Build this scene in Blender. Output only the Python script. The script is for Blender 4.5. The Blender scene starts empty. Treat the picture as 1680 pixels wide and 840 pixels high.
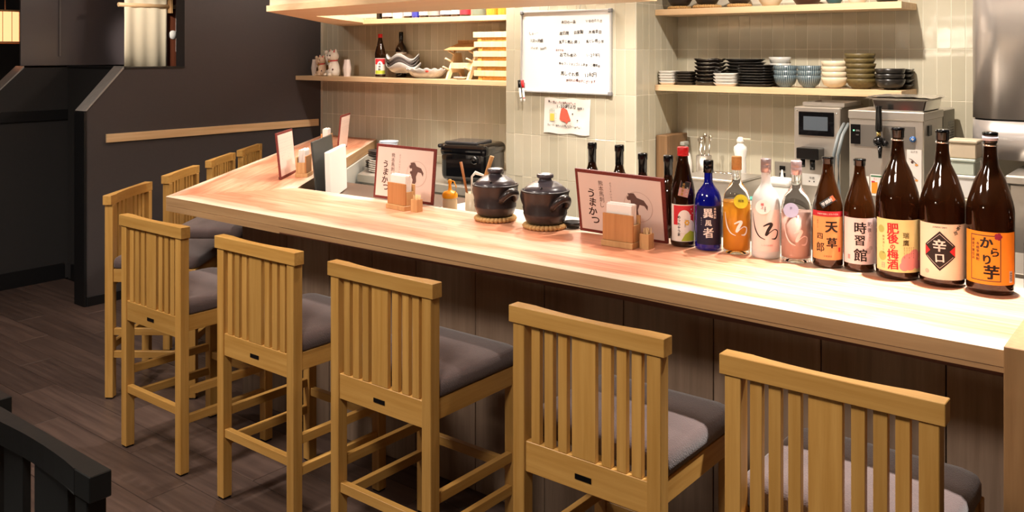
import bpy, bmesh, math, random
from mathutils import Vector, Matrix
PI = math.pi
random.seed(7)
SC = bpy.context.scene
COL = SC.collection

# ------------------------------------------------------------------ camera
cd = bpy.data.cameras.new('camera')
cd.sensor_width = 36.0
cd.lens = 1468.0 / 1680.0 * 36.0
cd.shift_x = 0.0
cd.shift_y = -333.0 / 1680.0
cd.clip_start = 0.05
cam = bpy.data.objects.new('camera', cd)
COL.objects.link(cam)
cam.location = (0, 0, 1.46)
cam.rotation_euler = (PI / 2, 0, 0.67)
SC.camera = cam

# ------------------------------------------------------------------ world, lights, exposure
SC.view_settings.view_transform = 'Standard'
SC.view_settings.look = 'None'
SC.view_settings.gamma = 1.0
SC.view_settings.use_curve_mapping = False
SC.view_settings.exposure = 0.5
w = bpy.data.worlds.new('world'); SC.world = w
w.use_nodes = True
w.node_tree.nodes['Background'].inputs[0].default_value = (1.0, 0.88, 0.76, 1)
w.node_tree.nodes['Background'].inputs[1].default_value = 0.05

WARM = (1.0, 0.885, 0.775)
def spot(name, loc, to, power, angle=80, blend=0.6, size=0.04, color=WARM):
    l = bpy.data.lights.new(name, 'SPOT'); l.energy = power; l.spot_size = math.radians(angle)
    l.spot_blend = blend; l.shadow_soft_size = size; l.color = color
    o = bpy.data.objects.new(name, l); COL.objects.link(o); o.location = loc
    o.rotation_euler = (Vector(to) - Vector(loc)).to_track_quat('-Z', 'Y').to_euler()
    return o
def area(name, loc, to, power, sx, sy, color=WARM):
    l = bpy.data.lights.new(name, 'AREA'); l.energy = power; l.shape = 'RECTANGLE'; l.size = sx; l.size_y = sy
    l.color = color
    o = bpy.data.objects.new(name, l); COL.objects.link(o); o.location = loc
    o.rotation_euler = (Vector(to) - Vector(loc)).to_track_quat('-Z', 'Y').to_euler()
    return o
# ceiling downlights over the counter and the right alcove
spot('spot_light', (-0.50, 2.62, 2.5), (-0.58, 2.28, 0.87), 400, 46, 0.9, 0.03, (1.0, 0.93, 0.86))
spot('spot_light', (-1.20, 3.10, 2.48), (-1.30, 3.5, 0.9), 120, 125, 0.9, 0.03)
spot('spot_light', (-1.85, 2.12, 2.5), (-2.05, 2.25, 0.87), 58, 62, 0.9, 0.03)
spot('spot_light', (-2.95, 2.05, 2.5), (-3.05, 2.3, 0.87), 78, 58, 0.9, 0.03)
spot('spot_light', (-4.15, 2.55, 2.5), (-4.05, 3.0, 0.87), 62, 62, 0.9, 0.03)
# lamps tucked in the open back of the overhead rack, then an added soffit spot
spot('rack_lamp', (-2.30, 3.22, 1.95), (-2.30, 3.10, 0.87), 50, 150, 0.7, 0.03)
area('strip_light', (-3.3, 3.62, 2.3), (-3.3, 3.9, 0.9), 34, 1.0, 0.05)
area('strip_light', (-4.25, 3.80, 2.3), (-4.25, 3.95, 0.9), 9, 0.6, 0.05)
spot('spot_light', (-3.75, 1.55, 2.45), (-3.55, 2.62, 1.72), 110, 36, 0.9)  # spot added on the guest side to brighten the soffit's front lip
# guest side ceiling lamps, then an added curtain spot
area('ceiling_lamp', (-0.8, 0.2, 2.55), (-1.1, 1.2, 0), 32, 0.5, 0.5)
area('ceiling_lamp', (-3.0, 0.4, 2.55), (-3.0, 1.0, 0), 40, 0.5, 0.5)
spot('spot_light', (-4.3, 1.3, 2.5), (-4.5, 1.9, 0.3), 40, 95, 0.9)
spot('spot_light', (-4.2, 1.7, 2.4), (-5.6, 3.13, 1.62), 170, 15, 0.6)  # narrow spot with no fitting, added only to brighten the curtain

# ------------------------------------------------------------------ materials
def lin(c):
    return tuple((v / 12.92 if v <= 0.04045 else ((v + 0.055) / 1.055) ** 2.4) for v in c)
def rgb(r, g, b):
    return lin((r / 255, g / 255, b / 255)) + (1,)
_m = {}
def mat(name, col=None, rough=0.5, metal=0.0, bump=0.0, bscale=40, var=0.0, trans=0.0, ior=1.45, coat=0.0, emit=None, estr=0, alpha=None, sheen=0.0):
    if name in _m: return _m[name]
    m = bpy.data.materials.new(name); m.use_nodes = True
    nt = m.node_tree; b = nt.nodes['Principled BSDF']
    b.inputs['Base Color'].default_value = col
    b.inputs['Roughness'].default_value = rough
    b.inputs['Metallic'].default_value = metal
    b.inputs['Transmission Weight'].default_value = trans
    b.inputs['IOR'].default_value = ior
    b.inputs['Coat Weight'].default_value = coat
    b.inputs['Sheen Weight'].default_value = sheen
    if emit:
        b.inputs['Emission Color'].default_value = emit; b.inputs['Emission Strength'].default_value = estr
    if bump or var:
        tc = nt.nodes.new('ShaderNodeTexCoord'); nz = nt.nodes.new('ShaderNodeTexNoise')
        nz.inputs['Scale'].default_value = bscale; nz.inputs['Detail'].default_value = 4
        nt.links.new(tc.outputs['Object'], nz.inputs['Vector'])
        if bump:
            bp = nt.nodes.new('ShaderNodeBump'); bp.inputs['Strength'].default_value = bump; bp.inputs['Distance'].default_value = 0.004
            nt.links.new(nz.outputs[0], bp.inputs['Height']); nt.links.new(bp.outputs[0], b.inputs['Normal'])
        if var:
            mx = nt.nodes.new('ShaderNodeMix'); mx.data_type = 'RGBA'
            mx.inputs[6].default_value = tuple(v * (1 - var) for v in col[:3]) + (1,)
            mx.inputs[7].default_value = tuple(min(1, v * (1 + var)) for v in col[:3]) + (1,)
            nt.links.new(nz.outputs[0], mx.inputs[0]); nt.links.new(mx.outputs[2], b.inputs['Base Color'])
    _m[name] = m
    return m
def wood(name, c1, c2, rough=0.45, stretch=(6, 60, 60), axis=0, scale=1.0, objvar=0.12, coat=0.0, bump=0.08):
    """grain stretched along one object axis, with a little change from piece to piece"""
    if name in _m: return _m[name]
    m = bpy.data.materials.new(name); m.use_nodes = True
    nt = m.node_tree; b = nt.nodes['Principled BSDF']; N = nt.nodes.new; L = nt.links.new
    b.inputs['Roughness'].default_value = rough; b.inputs['Coat Weight'].default_value = coat
    tc = N('ShaderNodeTexCoord'); mp = N('ShaderNodeMapping'); nz = N('ShaderNodeTexNoise'); cr = N('ShaderNodeValToRGB')
    s = [60.0 * scale] * 3; s[axis] = 3.0 * scale
    mp.inputs['Scale'].default_value = s
    oi = N('ShaderNodeObjectInfo'); va = N('ShaderNodeVectorMath'); va.operation = 'ADD'
    ms = N('ShaderNodeMath'); ms.operation = 'MULTIPLY'; ms.inputs[1].default_value = 37.0
    L(oi.outputs['Random'], ms.inputs[0]); L(tc.outputs['Object'], mp.inputs['Vector'])
    L(mp.outputs[0], va.inputs[0]); L(ms.outputs[0], va.inputs[1]); L(va.outputs[0], nz.inputs['Vector'])
    nz.inputs['Scale'].default_value = 1.0; nz.inputs['Detail'].default_value = 6; nz.inputs['Roughness'].default_value = 0.6
    cr.color_ramp.elements[0].position = 0.32; cr.color_ramp.elements[0].color = c2
    cr.color_ramp.elements[1].position = 0.68; cr.color_ramp.elements[1].color = c1
    L(nz.outputs[0], cr.inputs[0])
    hs = N('ShaderNodeHueSaturation'); mr = N('ShaderNodeMapRange')
    mr.inputs[3].default_value = 1 - objvar; mr.inputs[4].default_value = 1 + objvar
    L(oi.outputs['Random'], mr.inputs[0]); L(mr.outputs[0], hs.inputs['Value']); L(cr.outputs[0], hs.inputs['Color'])
    L(hs.outputs[0], b.inputs['Base Color'])
    if bump:
        bp = N('ShaderNodeBump'); bp.inputs['Strength'].default_value = bump; bp.inputs['Distance'].default_value = 0.002
        L(nz.outputs[0], bp.inputs['Height']); L(bp.outputs[0], b.inputs['Normal'])
    _m[name] = m
    return m

OAK = (rgb(198, 153, 84), rgb(178, 131, 63))
M_chx = wood('chair_wood_x', *OAK, axis=0, rough=0.42)
M_chy = wood('chair_wood_y', *OAK, axis=1, rough=0.42)
M_chz = wood('chair_wood_z', *OAK, axis=2, rough=0.42)
M_blk = mat('black_lacquer_wood', rgb(26, 27, 27), 0.35, bump=0.05)
M_cush = mat('cushion_fabric', rgb(92, 76, 74), 0.95, bump=0.5, bscale=300, var=0.12, sheen=0.3)
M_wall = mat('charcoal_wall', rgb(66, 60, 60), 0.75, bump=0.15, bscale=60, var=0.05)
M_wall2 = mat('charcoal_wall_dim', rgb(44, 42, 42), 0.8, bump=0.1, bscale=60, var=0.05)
M_trimblk = mat('black_trim', rgb(18, 18, 20), 0.5)
M_cap = mat('grey_cap', rgb(150, 147, 144), 0.35, var=0.2, bscale=30)
M_ceil = mat('ceiling_paint', rgb(210, 195, 170), 0.9)
M_room = mat('room_plaster', rgb(120, 105, 92), 0.9)
M_pale = wood('pale_shelf_wood', rgb(224, 194, 154), rgb(208, 174, 132), axis=0, rough=0.5, scale=.8, objvar=0.04)
M_paley = wood('pale_shelf_wood_y', rgb(226, 192, 148), rgb(208, 170, 124), axis=1, rough=0.5, scale=.8, objvar=0.04)
M_palez = wood('pale_wood_z', rgb(206, 164, 112), rgb(186, 142, 92), axis=2, rough=0.5, scale=.8, objvar=0.03)
M_paper = mat('paper_white', rgb(236, 230, 222), 0.8)
M_tissue = mat('tissue_white', rgb(240, 234, 228), 0.9, bump=0.2)
M_menu = mat('menu_paper', rgb(226, 202, 190), 0.7, var=0.03, bscale=12)
M_menub = mat('menu_border', rgb(112, 42, 34), 0.6, var=0.6, bscale=180)
M_ink = mat('ink_black', rgb(34, 26, 24), 0.7)
M_inkg = mat('ink_grey', rgb(150, 145, 142), 0.7)
M_inkr = mat('ink_red', rgb(206, 44, 52), 0.7)
M_inkp = mat('ink_pink', rgb(232, 150, 150), 0.7)
M_inkw = mat('ink_white', rgb(240, 236, 230), 0.6)
M_inkb = mat('ink_brown', rgb(92, 62, 52), 0.7)
M_steel = mat('brushed_steel', rgb(196, 190, 180), 0.34, 0.75, bump=0.05, bscale=200)
M_steel2 = mat('dull_steel', rgb(160, 154, 144), 0.45, 0.6)
M_chrome = mat('chrome', rgb(220, 218, 214), 0.12, 1.0)
M_blkp = mat('black_plastic', rgb(12, 12, 13), 0.22)
M_capb = mat('glossy_black_cap', rgb(7, 7, 8), 0.12)
M_blkg = mat('black_gloss', rgb(12, 12, 14), 0.08, coat=0.6)
M_whp = mat('white_plastic', rgb(236, 234, 228), 0.4)
M_cer = mat('white_ceramic', rgb(232, 228, 220), 0.2, coat=0.3)
M_cream = mat('cream_ceramic', rgb(214, 200, 172), 0.35)
M_blkc = mat('black_ceramic', rgb(34, 31, 28), 0.3)
M_pot = mat('pot_glaze', rgb(44, 38, 38), 0.34, bump=0.05, bscale=60, var=0.2, coat=0.2)
M_straw = mat('straw', rgb(190, 150, 96), 0.85, bump=0.4, bscale=90, var=0.2)
M_cork = mat('cork', rgb(184, 132, 72), 0.7, var=0.25, bscale=200)
M_glass = mat('clear_glass', (0.97, 0.98, 0.97, 1), 0.02, trans=1.0, ior=1.2)
M_frost = mat('frosted_glass', rgb(232, 232, 228), 0.35, trans=0.25, ior=1.3)
M_brown = mat('brown_bottle_glass', rgb(48, 24, 10), 0.06, trans=0.5, ior=1.4, coat=0.6)
M_amberb = mat('amber_bottle_glass', rgb(66, 34, 12), 0.06, trans=0.45, ior=1.4, coat=0.6)
M_blueg = mat('cobalt_bottle_glass', rgb(14, 22, 150), 0.05, trans=0.35, ior=1.4, coat=0.8)
M_amber = mat('amber_liquor', rgb(236, 156, 40), 0.25, trans=0.12, ior=1.33)

# ------------------------------------------------------------------ mesh helpers
class MB:
    def __init__(s): s.b = bmesh.new()
    def box(s, c, d, bev=0.0, rz=0.0, M=None, seg=1):
        r = bmesh.ops.create_cube(s.b, size=1.0)
        vs = r['verts']
        bmesh.ops.scale(s.b, vec=d, verts=vs)
        if bev:
            es = list({e for v in vs for e in v.link_edges})
            q = bmesh.ops.bevel(s.b, geom=es, offset=bev, segments=seg, affect='EDGES', profile=0.5)
            vs = list({v for f in q['faces'] for v in f.verts} | {v for v in vs if v.is_valid})
        mt = Matrix.Translation(c) @ Matrix.Rotation(rz, 4, 'Z')
        if M: mt = M @ mt
        bmesh.ops.transform(s.b, matrix=mt, verts=vs)
        return s
    def box2(s, a, b, bev=0.0, seg=1):
        return s.box(((a[0]+b[0])/2, (a[1]+b[1])/2, (a[2]+b[2])/2), (abs(b[0]-a[0]), abs(b[1]-a[1]), abs(b[2]-a[2])), bev, seg=seg)
    def prism(s, pts, z0, z1, bev=0.0, axis='z', smooth=False):
        """polygon pts extruded; axis z: pts=(x,y); axis x: pts=(y,z), z0..z1 along x; axis y: pts=(x,z)"""
        def P(p, t):
            if axis == 'z': return (p[0], p[1], t)
            if axis == 'x': return (t, p[0], p[1])
            return (p[0], t, p[1])
        A = [s.b.verts.new(P(p, z0)) for p in pts]; B = [s.b.verts.new(P(p, z1)) for p in pts]
        n = len(pts)
        fs = [s.b.faces.new(A), s.b.faces.new(B)]
        for i in range(n):
            f = s.b.faces.new((A[i], A[(i+1) % n], B[(i+1) % n], B[i])); f.smooth = smooth; fs.append(f)
        if bev:
            bmesh.ops.bevel(s.b, geom=list({e for f in fs for e in f.edges}), offset=bev, segments=1, affect='EDGES')
        return s
    def lathe(s, prof, seg=32, c=(0, 0, 0), M=None, rfun=None, smooth=True):
        rings = []
        for r, z in prof:
            if r < 1e-6:
                p = Vector((c[0], c[1], c[2] + z)); 
                rings.append([s.b.verts.new(M @ p if M else p)])
            else:
                ring = []
                for k in range(seg):
                    a = 2*PI*k/seg; rr = r * (rfun(a, z) if rfun else 1)
                    p = Vector((c[0] + rr*math.cos(a), c[1] + rr*math.sin(a), c[2] + z))
                    ring.append(s.b.verts.new(M @ p if M else p))
                rings.append(ring)
        for i in range(len(rings)-1):
            A, B = rings[i], rings[i+1]
            if len(A) == 1 and len(B) == 1: continue
            for k in range(seg):
                k2 = (k+1) % seg
                if len(A) == 1: f = s.b.faces.new((A[0], B[k2], B[k]))
                elif len(B) == 1: f = s.b.faces.new((A[k], A[k2], B[0]))
                else: f = s.b.faces.new((A[k], A[k2], B[k2], B[k]))
                f.smooth = smooth
        return s
    def tube(s, pts, r, seg=8, cap=True):
        pts = [Vector(p) for p in pts]; rings = []; n = len(pts)
        rs = r if isinstance(r, (list, tuple)) else [r]*n
        up = Vector((0, 0, 1)); 
        for i, p in enumerate(pts):
            t = (pts[min(i+1, n-1)] - pts[max(i-1, 0)]).normalized()
            a = t.cross(up)
            if a.length < 0.05: a = t.cross(Vector((1, 0, 0)))
            a.normalize(); b2 = t.cross(a).normalized()
            rings.append([s.b.verts.new(p + (a*math.cos(2*PI*k/seg) + b2*math.sin(2*PI*k/seg))*rs[i]) for k in range(seg)])
        for i in range(n-1):
            for k in range(seg):
                f = s.b.faces.new((rings[i][k], rings[i][(k+1) % seg], rings[i+1][(k+1) % seg], rings[i+1][k])); f.smooth = True
        if cap:
            s.b.faces.new(rings[0]); s.b.faces.new(rings[-1])
        return s
    def ball(s, c, r, sx=1, sy=1, sz=1, seg=16, rings=10, M=None):
        q = bmesh.ops.create_uvsphere(s.b, u_segments=seg, v_segments=rings, radius=r)
        mt = Matrix.Translation(c) @ (M or Matrix()) @ Matrix.Diagonal((sx, sy, sz, 1))
        bmesh.ops.transform(s.b, matrix=mt, verts=q['verts'])
        for v in q['verts']:
            for f in v.link_faces: f.smooth = True
        return s
    def mesh(s, name, m):
        bmesh.ops.recalc_face_normals(s.b, faces=s.b.faces[:])
        me = bpy.data.meshes.new(name); s.b.to_mesh(me); s.b.free()
        if m: me.materials.append(m)
        return me
    def obj(s, name, m, parent=None, loc=None, label=None):
        o = bpy.data.objects.new(name, s.mesh(name, m)); COL.objects.link(o)
        if parent: o.parent = parent
        if loc: o.location = loc
        if label: o['label'] = label
        return o
def tag(o, label, cat, group=None, kind=None):
    o['label'] = label; o['category'] = cat
    if group: o['group'] = group
    if kind: o['kind'] = kind
    return o
def thing(name, label, cat, loc=(0, 0, 0), rz=0.0, group=None):
    o = bpy.data.objects.new(name, None); COL.objects.link(o); o.empty_display_size = 0.05
    o.location = loc; o.rotation_euler = (0, 0, rz)
    return tag(o, label, cat, group)
def struct(name, mb, m, parent=None):
    o = mb.obj(name, m, parent)
    if not parent: o['kind'] = 'structure'
    return o
def inst(name, me, parent, loc=(0, 0, 0), rz=0.0):
    o = bpy.data.objects.new(name, me); COL.objects.link(o); o.parent = parent; o.location = loc; o.rotation_euler = (0, 0, rz)
    return o
def dup(root, loc, rz, label, group=None):
    def cp(o, par):
        c = o.copy(); COL.objects.link(c); c.parent = par
        for ch in list(o.children): cp(ch, c)
        return c
    r = cp(root, None); r.location = loc; r.rotation_euler = (0, 0, rz); r['label'] = label
    if group: r['group'] = group
    return r

# ------------------------------------------------------------------ printing (lettering and flat marks)
_gl = {}
def glyph(body, bold=0.0):
    key = (body, bold)
    if key in _gl: return _gl[key]
    c = bpy.data.curves.new('glyph', 'FONT'); c.body = body; c.align_x = 'CENTER'; c.align_y = 'CENTER'; c.size = 1.0; c.offset = bold
    c.resolution_u = 3
    o = bpy.data.objects.new('glyph', c); COL.objects.link(o)
    dg = bpy.context.evaluated_depsgraph_get(); dg.update()
    me = o.evaluated_get(dg).to_mesh()
    vs = [(v.co.x, v.co.y) for v in me.vertices]; fs = [tuple(p.vertices) for p in me.polygons]
    o.evaluated_get(dg).to_mesh_clear()
    COL.objects.unlink(o); bpy.data.objects.remove(o); bpy.data.curves.remove(c)
    if vs:
        x0 = min(v[0] for v in vs); x1 = max(v[0] for v in vs); y0 = min(v[1] for v in vs); y1 = max(v[1] for v in vs)
        vs = [(x-(x0+x1)/2, y-(y0+y1)/2) for x, y in vs]
    _gl[key] = (vs, fs)
    return _gl[key]
class Ink:
    def __init__(s): s.b = bmesh.new()
    def _add(s, vs, fs):
        V = [s.b.verts.new((x, y, 0)) for x, y in vs]
        for f in fs:
            try: s.b.faces.new([V[i] for i in f])
            except ValueError: pass
    def text(s, x, y, body, size, rot=0.0, bold=0.0, sx=1.0, skew=0.0):
        vs, fs = glyph(body); c, n = math.cos(rot), math.sin(rot); d = bold*0.7
        for ox_, oy_ in (((0, 0),) if not bold else ((-d, -d*0.6), (d, d*0.6), (-d, d*0.6), (d, -d*0.6))):
            s._add([(x + size*(c*((a+ox_)*sx+b*skew) - n*(b+oy_)), y + size*(n*((a+ox_)*sx+b*skew) + c*(b+oy_))) for a, b in vs], fs)
        return s
    def vtext(s, x, y, body, size, step=None, bold=0.0, sx=1.0, skew=0.0):
        step = step or size*1.05
        for i, ch in enumerate(body): s.text(x, y - i*step, ch, size, 0, bold, sx, skew)
        return s
    def poly(s, pts):
        s._add(pts, [tuple(range(len(pts)))]); return s
    def disc(s, x, y, r, n=24, ry=None):
        ry = ry or r
        return s.poly([(x + r*math.cos(2*PI*k/n), y + ry*math.sin(2*PI*k/n)) for k in range(n)])
    def ring(s, x, y, r, w, n=32):
        for k in range(n):
            a, b = 2*PI*k/n, 2*PI*(k+1)/n
            s.poly([(x+r*math.cos(a), y+r*math.sin(a)), (x+r*math.cos(b), y+r*math.sin(b)), (x+(r-w)*math.cos(b), y+(r-w)*math.sin(b)), (x+(r-w)*math.cos(a), y+(r-w)*math.sin(a))])
        return s
    def rect(s, x0, y0, x1, y1): return s.poly([(x0, y0), (x1, y0), (x1, y1), (x0, y1)])
    def frame(s, x0, y0, x1, y1, w):
        return s.rect(x0, y0, x1, y0+w).rect(x0, y1-w, x1, y1).rect(x0, y0+w, x0+w, y1-w).rect(x1-w, y0+w, x1, y1-w)
    def stroke(s, pts, ws, sub=6):
        """smooth tapered brush stroke through pts (catmull-rom)"""
        P = [pts[0]] + list(pts) + [pts[-1]]; W = list(ws); L = []
        for i in range(len(pts)-1):
            p0, p1, p2, p3 = [Vector(P[i+k]) for k in range(4)]
            for j in range(sub):
                t = j/sub
                q = 0.5*((2*p1) + (p2-p0)*t + (2*p0-5*p1+4*p2-p3)*t*t + (3*p1-p0-3*p2+p3)*t**3)
                L.append((q, W[i]*(1-t)+W[i+1]*t))
        L.append((Vector(pts[-1]), W[-1]))
        E = []
        for i, (q, wd) in enumerate(L):
            t = (L[min(i+1, len(L)-1)][0] - L[max(i-1, 0)][0]); t = t.normalized() if t.length > 0 else Vector((1, 0))
            n = Vector((-t.y, t.x)); E.append((q + n*wd/2, q - n*wd/2))
        for i in range(len(E)-1):
            s.poly([tuple(E[i][0]), tuple(E[i+1][0]), tuple(E[i+1][1]), tuple(E[i][1])])
        return s
    def cyl(s, r, name, m, parent, off=0.0008, rot=0.0, cx=0.0, cy=0.0):
        xs = [v.co.x for v in s.b.verts]
        if xs:
            st = max(0.003, r*0.12); k = math.floor(min(xs)/st) + 1
            while k*st < max(xs):
                bmesh.ops.bisect_plane(s.b, geom=s.b.verts[:]+s.b.edges[:]+s.b.faces[:], plane_co=(k*st, 0, 0), plane_no=(1, 0, 0)); k += 1
        for v in s.b.verts:
            a = v.co.x/r + rot; R = r + off
            v.co = Vector((cx + R*math.sin(a), cy - R*math.cos(a), v.co.y))
        return s._fin(name, m, parent)
    def flat(s, M, name, m, parent, off=0.0008):
        """M maps x right, y up, z out"""
        for v in s.b.verts: v.co = M @ Vector((v.co.x, v.co.y, off))
        return s._fin(name, m, parent)
    def _fin(s, name, m, parent):
        me = bpy.data.meshes.new(name); s.b.to_mesh(me); s.b.free(); me.materials.append(m)
        o = bpy.data.objects.new(name, me); COL.objects.link(o); o.parent = parent
        return o
FRONT = Matrix.Rotation(PI/2, 4, 'X')     # x right, y -> z, z -> -y

# ================================================================== THE SETTING
YB = 4.25      # tiled back wall
YP = 3.81      # pillar front face
ZC = 0.869     # counter top
DW = -5.12     # charcoal wall plane

# floor: planks along x
M_plank = wood('dark_floor_wood', rgb(92, 74, 66), rgb(66, 52, 47), axis=0, rough=0.42, scale=0.7, objvar=0.22, bump=0.15)
fl = struct('floor', MB().box2((-7.6, -3.6, -0.10), (3.1, 4.4, -0.012)), mat('floor_joint', rgb(28, 22, 20), 0.9))
plank = MB().box((0, 0, -0.006), (0.898, 0.1478, 0.0118), 0.0012).mesh('plank', M_plank)
cnt = 0
for j in range(28):
    y = 0.12 + 0.15*j
    if y > 4.2: break
    x = -7.15 - (j*0.37) % 0.9
    while x < 1.2:
        keep = (x < -2.9 and y > 0.5) or (y < 2.6 and x > -3.8 and x < 0.9)
        if y > 2.4: keep = x < -3.1
        if y < 0.6 and x < -3.4: keep = False
        if x < -6.6: keep = False
        if keep and cnt < 290:
            inst('plank', plank, fl, (x + 0.45, y, 0)); cnt += 1
        x += 0.9
struct('ceiling', MB().box2((-7.6, -3.6, 2.6), (3.1, 4.4, 2.7)), M_ceil)
struct('wall_rear', MB().box2((-7.6, -3.7, -0.1), (3.1, -3.6, 2.7)), M_room)
struct('wall_right', MB().box2((3.1, -3.7, -0.1), (3.2, 4.4, 2.7)), M_room)
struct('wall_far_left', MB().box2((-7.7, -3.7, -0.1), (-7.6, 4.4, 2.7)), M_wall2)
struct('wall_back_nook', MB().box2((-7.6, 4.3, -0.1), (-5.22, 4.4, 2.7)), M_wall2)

# charcoal wall beside the side counter, with an opening above its sill and a chamfered near end
wl = MB()
wl.prism([(2.515, 0), (4.4, 0), (4.4, 2.6), (3.14, 2.6), (3.14, 1.366), (2.735, 1.366), (2.515, 1.125)], DW-0.10, DW, axis='x')
wl = struct('wall_left', wl, M_wall)
MB().prism([(2.50, 0), (2.514, 0), (2.514, 1.125), (2.50, 1.118)], DW-0.112, DW+0.006, axis='x').obj('end_trim', M_trimblk, wl)
MB().prism([(2.503, 1.1255), (2.738, 1.382), (2.7385, 1.3665), (2.515, 1.126)], DW-0.110, DW+0.006, axis='x').obj('sloped_cap', M_cap, wl)
MB().box2((DW-0.11, 2.739, 1.3665), (DW+0.006, 3.139, 1.3765)).obj('sill', M_trimblk, wl)
struct('baseboard_left', MB().box2((DW+0.0005, 2.515, 0.0), (DW+0.012, 4.24, 0.055), 0.002), M_trimblk)
# low partition further left
wp = MB()
wp.prism([(2.22, 0), (4.29, 0), (4.29, 1.366), (2.495, 1.366), (2.22, 1.10)], -5.99, -5.88, axis='x')
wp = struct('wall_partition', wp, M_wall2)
MB().prism([(2.215, 1.102), (2.495, 1.378), (2.4955, 1.3665), (2.222, 1.1015)], -5.995, -5.875, axis='x').obj('sloped_cap', M_cap, wp)
MB().box2((-5.8795, 2.225, 1.03), (-5.862, 2.76, 1.095)).obj('rail_band', M_trimblk, wp)
MB().box2((-5.8795, 2.225, 0.0), (-5.868, 2.74, 0.10)).obj('skirting', M_trimblk, wp)
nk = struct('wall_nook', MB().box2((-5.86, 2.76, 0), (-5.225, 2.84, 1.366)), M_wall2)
MB().box2((-5.8, 2.748, 0.0), (-5.235, 2.7595, 0.10)).obj('skirting', M_trimblk, nk)
MB().box2((-5.86, 2.75, 1.3665), (-5.235, 2.85, 1.378)).obj('sill', M_trimblk, nk)
gw = struct('window_1', MB().box2((-5.95, 2.50, 1.38), (-5.935, 3.26, 2.45)), mat('smoked_glass_panel', rgb(92, 84, 86), 0.22, bump=0.02, bscale=4))
MB().box2((-5.955, 3.2605, 1.38), (-5.92, 3.285, 2.45)).obj('window_frame', M_trimblk, gw)
MB().box2((-5.934, 2.735, 1.44), (-5.926, 2.746, 2.45)).obj('light_streak', mat('streak_grey', rgb(110, 104, 102), 0.5), gw)  # pale strip modelled for the light streak on the glass, not a real bar
# half curtain on a rod in the opening, wooden door post beside it
cu = thing('half_curtain', 'cream cloth curtain hanging from a rod in the opening of the charcoal wall', 'curtain', (-5.6, 3.15, 1.3))
b = MB().b; n = 26; rows = []
for t in (0.0, 0.35, 0.62):
    rows.append([b.verts.new((0.004*math.sin(i*0.75) + 0.004*math.sin(i*0.4+t*3), -0.150 + 0.30*i/n, 0.02 + t*0.95)) for i in range(n+1)])
for r1, r2 in zip(rows, rows[1:]):
    for i in range(n):
        f = b.faces.new((r1[i], r1[i+1], r2[i+1], r2[i])); f.smooth = True
mm = MB(); mm.b.free(); mm.b = b
clo = mm.obj('cloth', mat('curtain_cloth', rgb(226, 214, 186), 0.9, bump=0.1), cu)
sm = clo.modifiers.new('thick', 'SOLIDIFY'); sm.thickness = 0.003
MB().tube([(0, -0.19, 0.475), (0, 0.21, 0.475)], 0.014, 12).obj('rod', M_paley, cu)
MB().box2((-0.02, 0.165, 0.43), (0.02, 0.185, 0.60), 0.002).obj('rod_bracket', M_palez, cu)
dp = thing('door_post', 'reddish brown wooden post behind the curtain edge', 'post', (-5.68, 3.385, 0))
MB().box2((-0.03, -0.05, 0.0), (0.03, 0.045, 2.59), 0.004).obj('post', wood('red_brown_wood', rgb(112, 62, 40), rgb(84, 42, 26), axis=2), dp)
MB().lathe([(0, 0), (0.03, 0), (0.03, 0.006), (0, 0.006)], 20, M=Matrix.Translation((0.031, -0.012, 1.585)) @ Matrix.Rotation(PI/2, 4, 'Y')).obj('white_disc', M_whp, dp)
MB().box2((0.0305, 0.012, 1.47), (0.036, 0.022, 1.80)).obj('strip', M_whp, dp)

# tiled walls
M_tile = None
def tile_mat():
    m = bpy.data.materials.new('glazed_tile'); m.use_nodes = True
    nt = m.node_tree; b = nt.nodes['Principled BSDF']; N = nt.nodes.new; L = nt.links.new
    oi = N('ShaderNodeObjectInfo'); cr = N('ShaderNodeValToRGB')
    cr.color_ramp.elements[0].color = rgb(184, 178, 156); cr.color_ramp.elements[1].color = rgb(196, 190, 169)
    L(oi.outputs['Random'], cr.inputs[0]); L(cr.outputs[0], b.inputs['Base Color'])
    b.inputs['Roughness'].default_value = 0.10
    tc = N('ShaderNodeTexCoord'); nz = N('ShaderNodeTexNoise'); nz.inputs['Scale'].default_value = 14; nz.inputs['Detail'].default_value = 1
    L(tc.outputs['Object'], nz.inputs['Vector'])
    bp = N('ShaderNodeBump'); bp.inputs['Strength'].default_value = 0.25; bp.inputs['Distance'].default_value = 0.004
    L(nz.outputs[0], bp.inputs['Height']); L(bp.outputs[0], b.inputs['Normal'])
    return m
M_tile = tile_mat()
M_grout = mat('grout', rgb(238, 232, 214), 0.9)
TW, TH = 0.0577, 0.2273
tile = MB().box((0, 0.004, 0), (TW-0.0022, 0.008, TH-0.0024), 0.0007).mesh('tile', M_tile)
Z0 = 1.251 - 3*TH     # course joints
def tile_face(parent, origin, ux, length, zlo, zhi, rz, maxn=295):
    n = int(round(length/TW)); k = 0; f = length/(n*TW)
    for i in range(n):
        for j in range(-3, 8):
            zc = Z0 + TH*(j+0.5)
            if zc - TH/2 < zlo - 0.01 or zc + TH/2 > zhi + 0.01: continue
            x = (i+0.5)*TW*f
            o = inst('tile', tile, parent, (origin[0]+ux[0]*x, origin[1]+ux[1]*x, zc), rz)
            o.scale = (f, 1, 1)
            o.rotation_euler = (random.uniform(-.006, .006), random.uniform(-.004, .004), rz + random.uniform(-.008, .008))
            k += 1
ztop = Z0 + TH*7
wb = struct('wall_back_left', MB().box2((-5.12, YB-0.0066, 0), (-3.06, YB+0.15, 2.6)), M_grout)
tile_face(wb, (-5.12, YB-0.008), (1, 0), 2.06, Z0, ztop-2*TH, 0)
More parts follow.
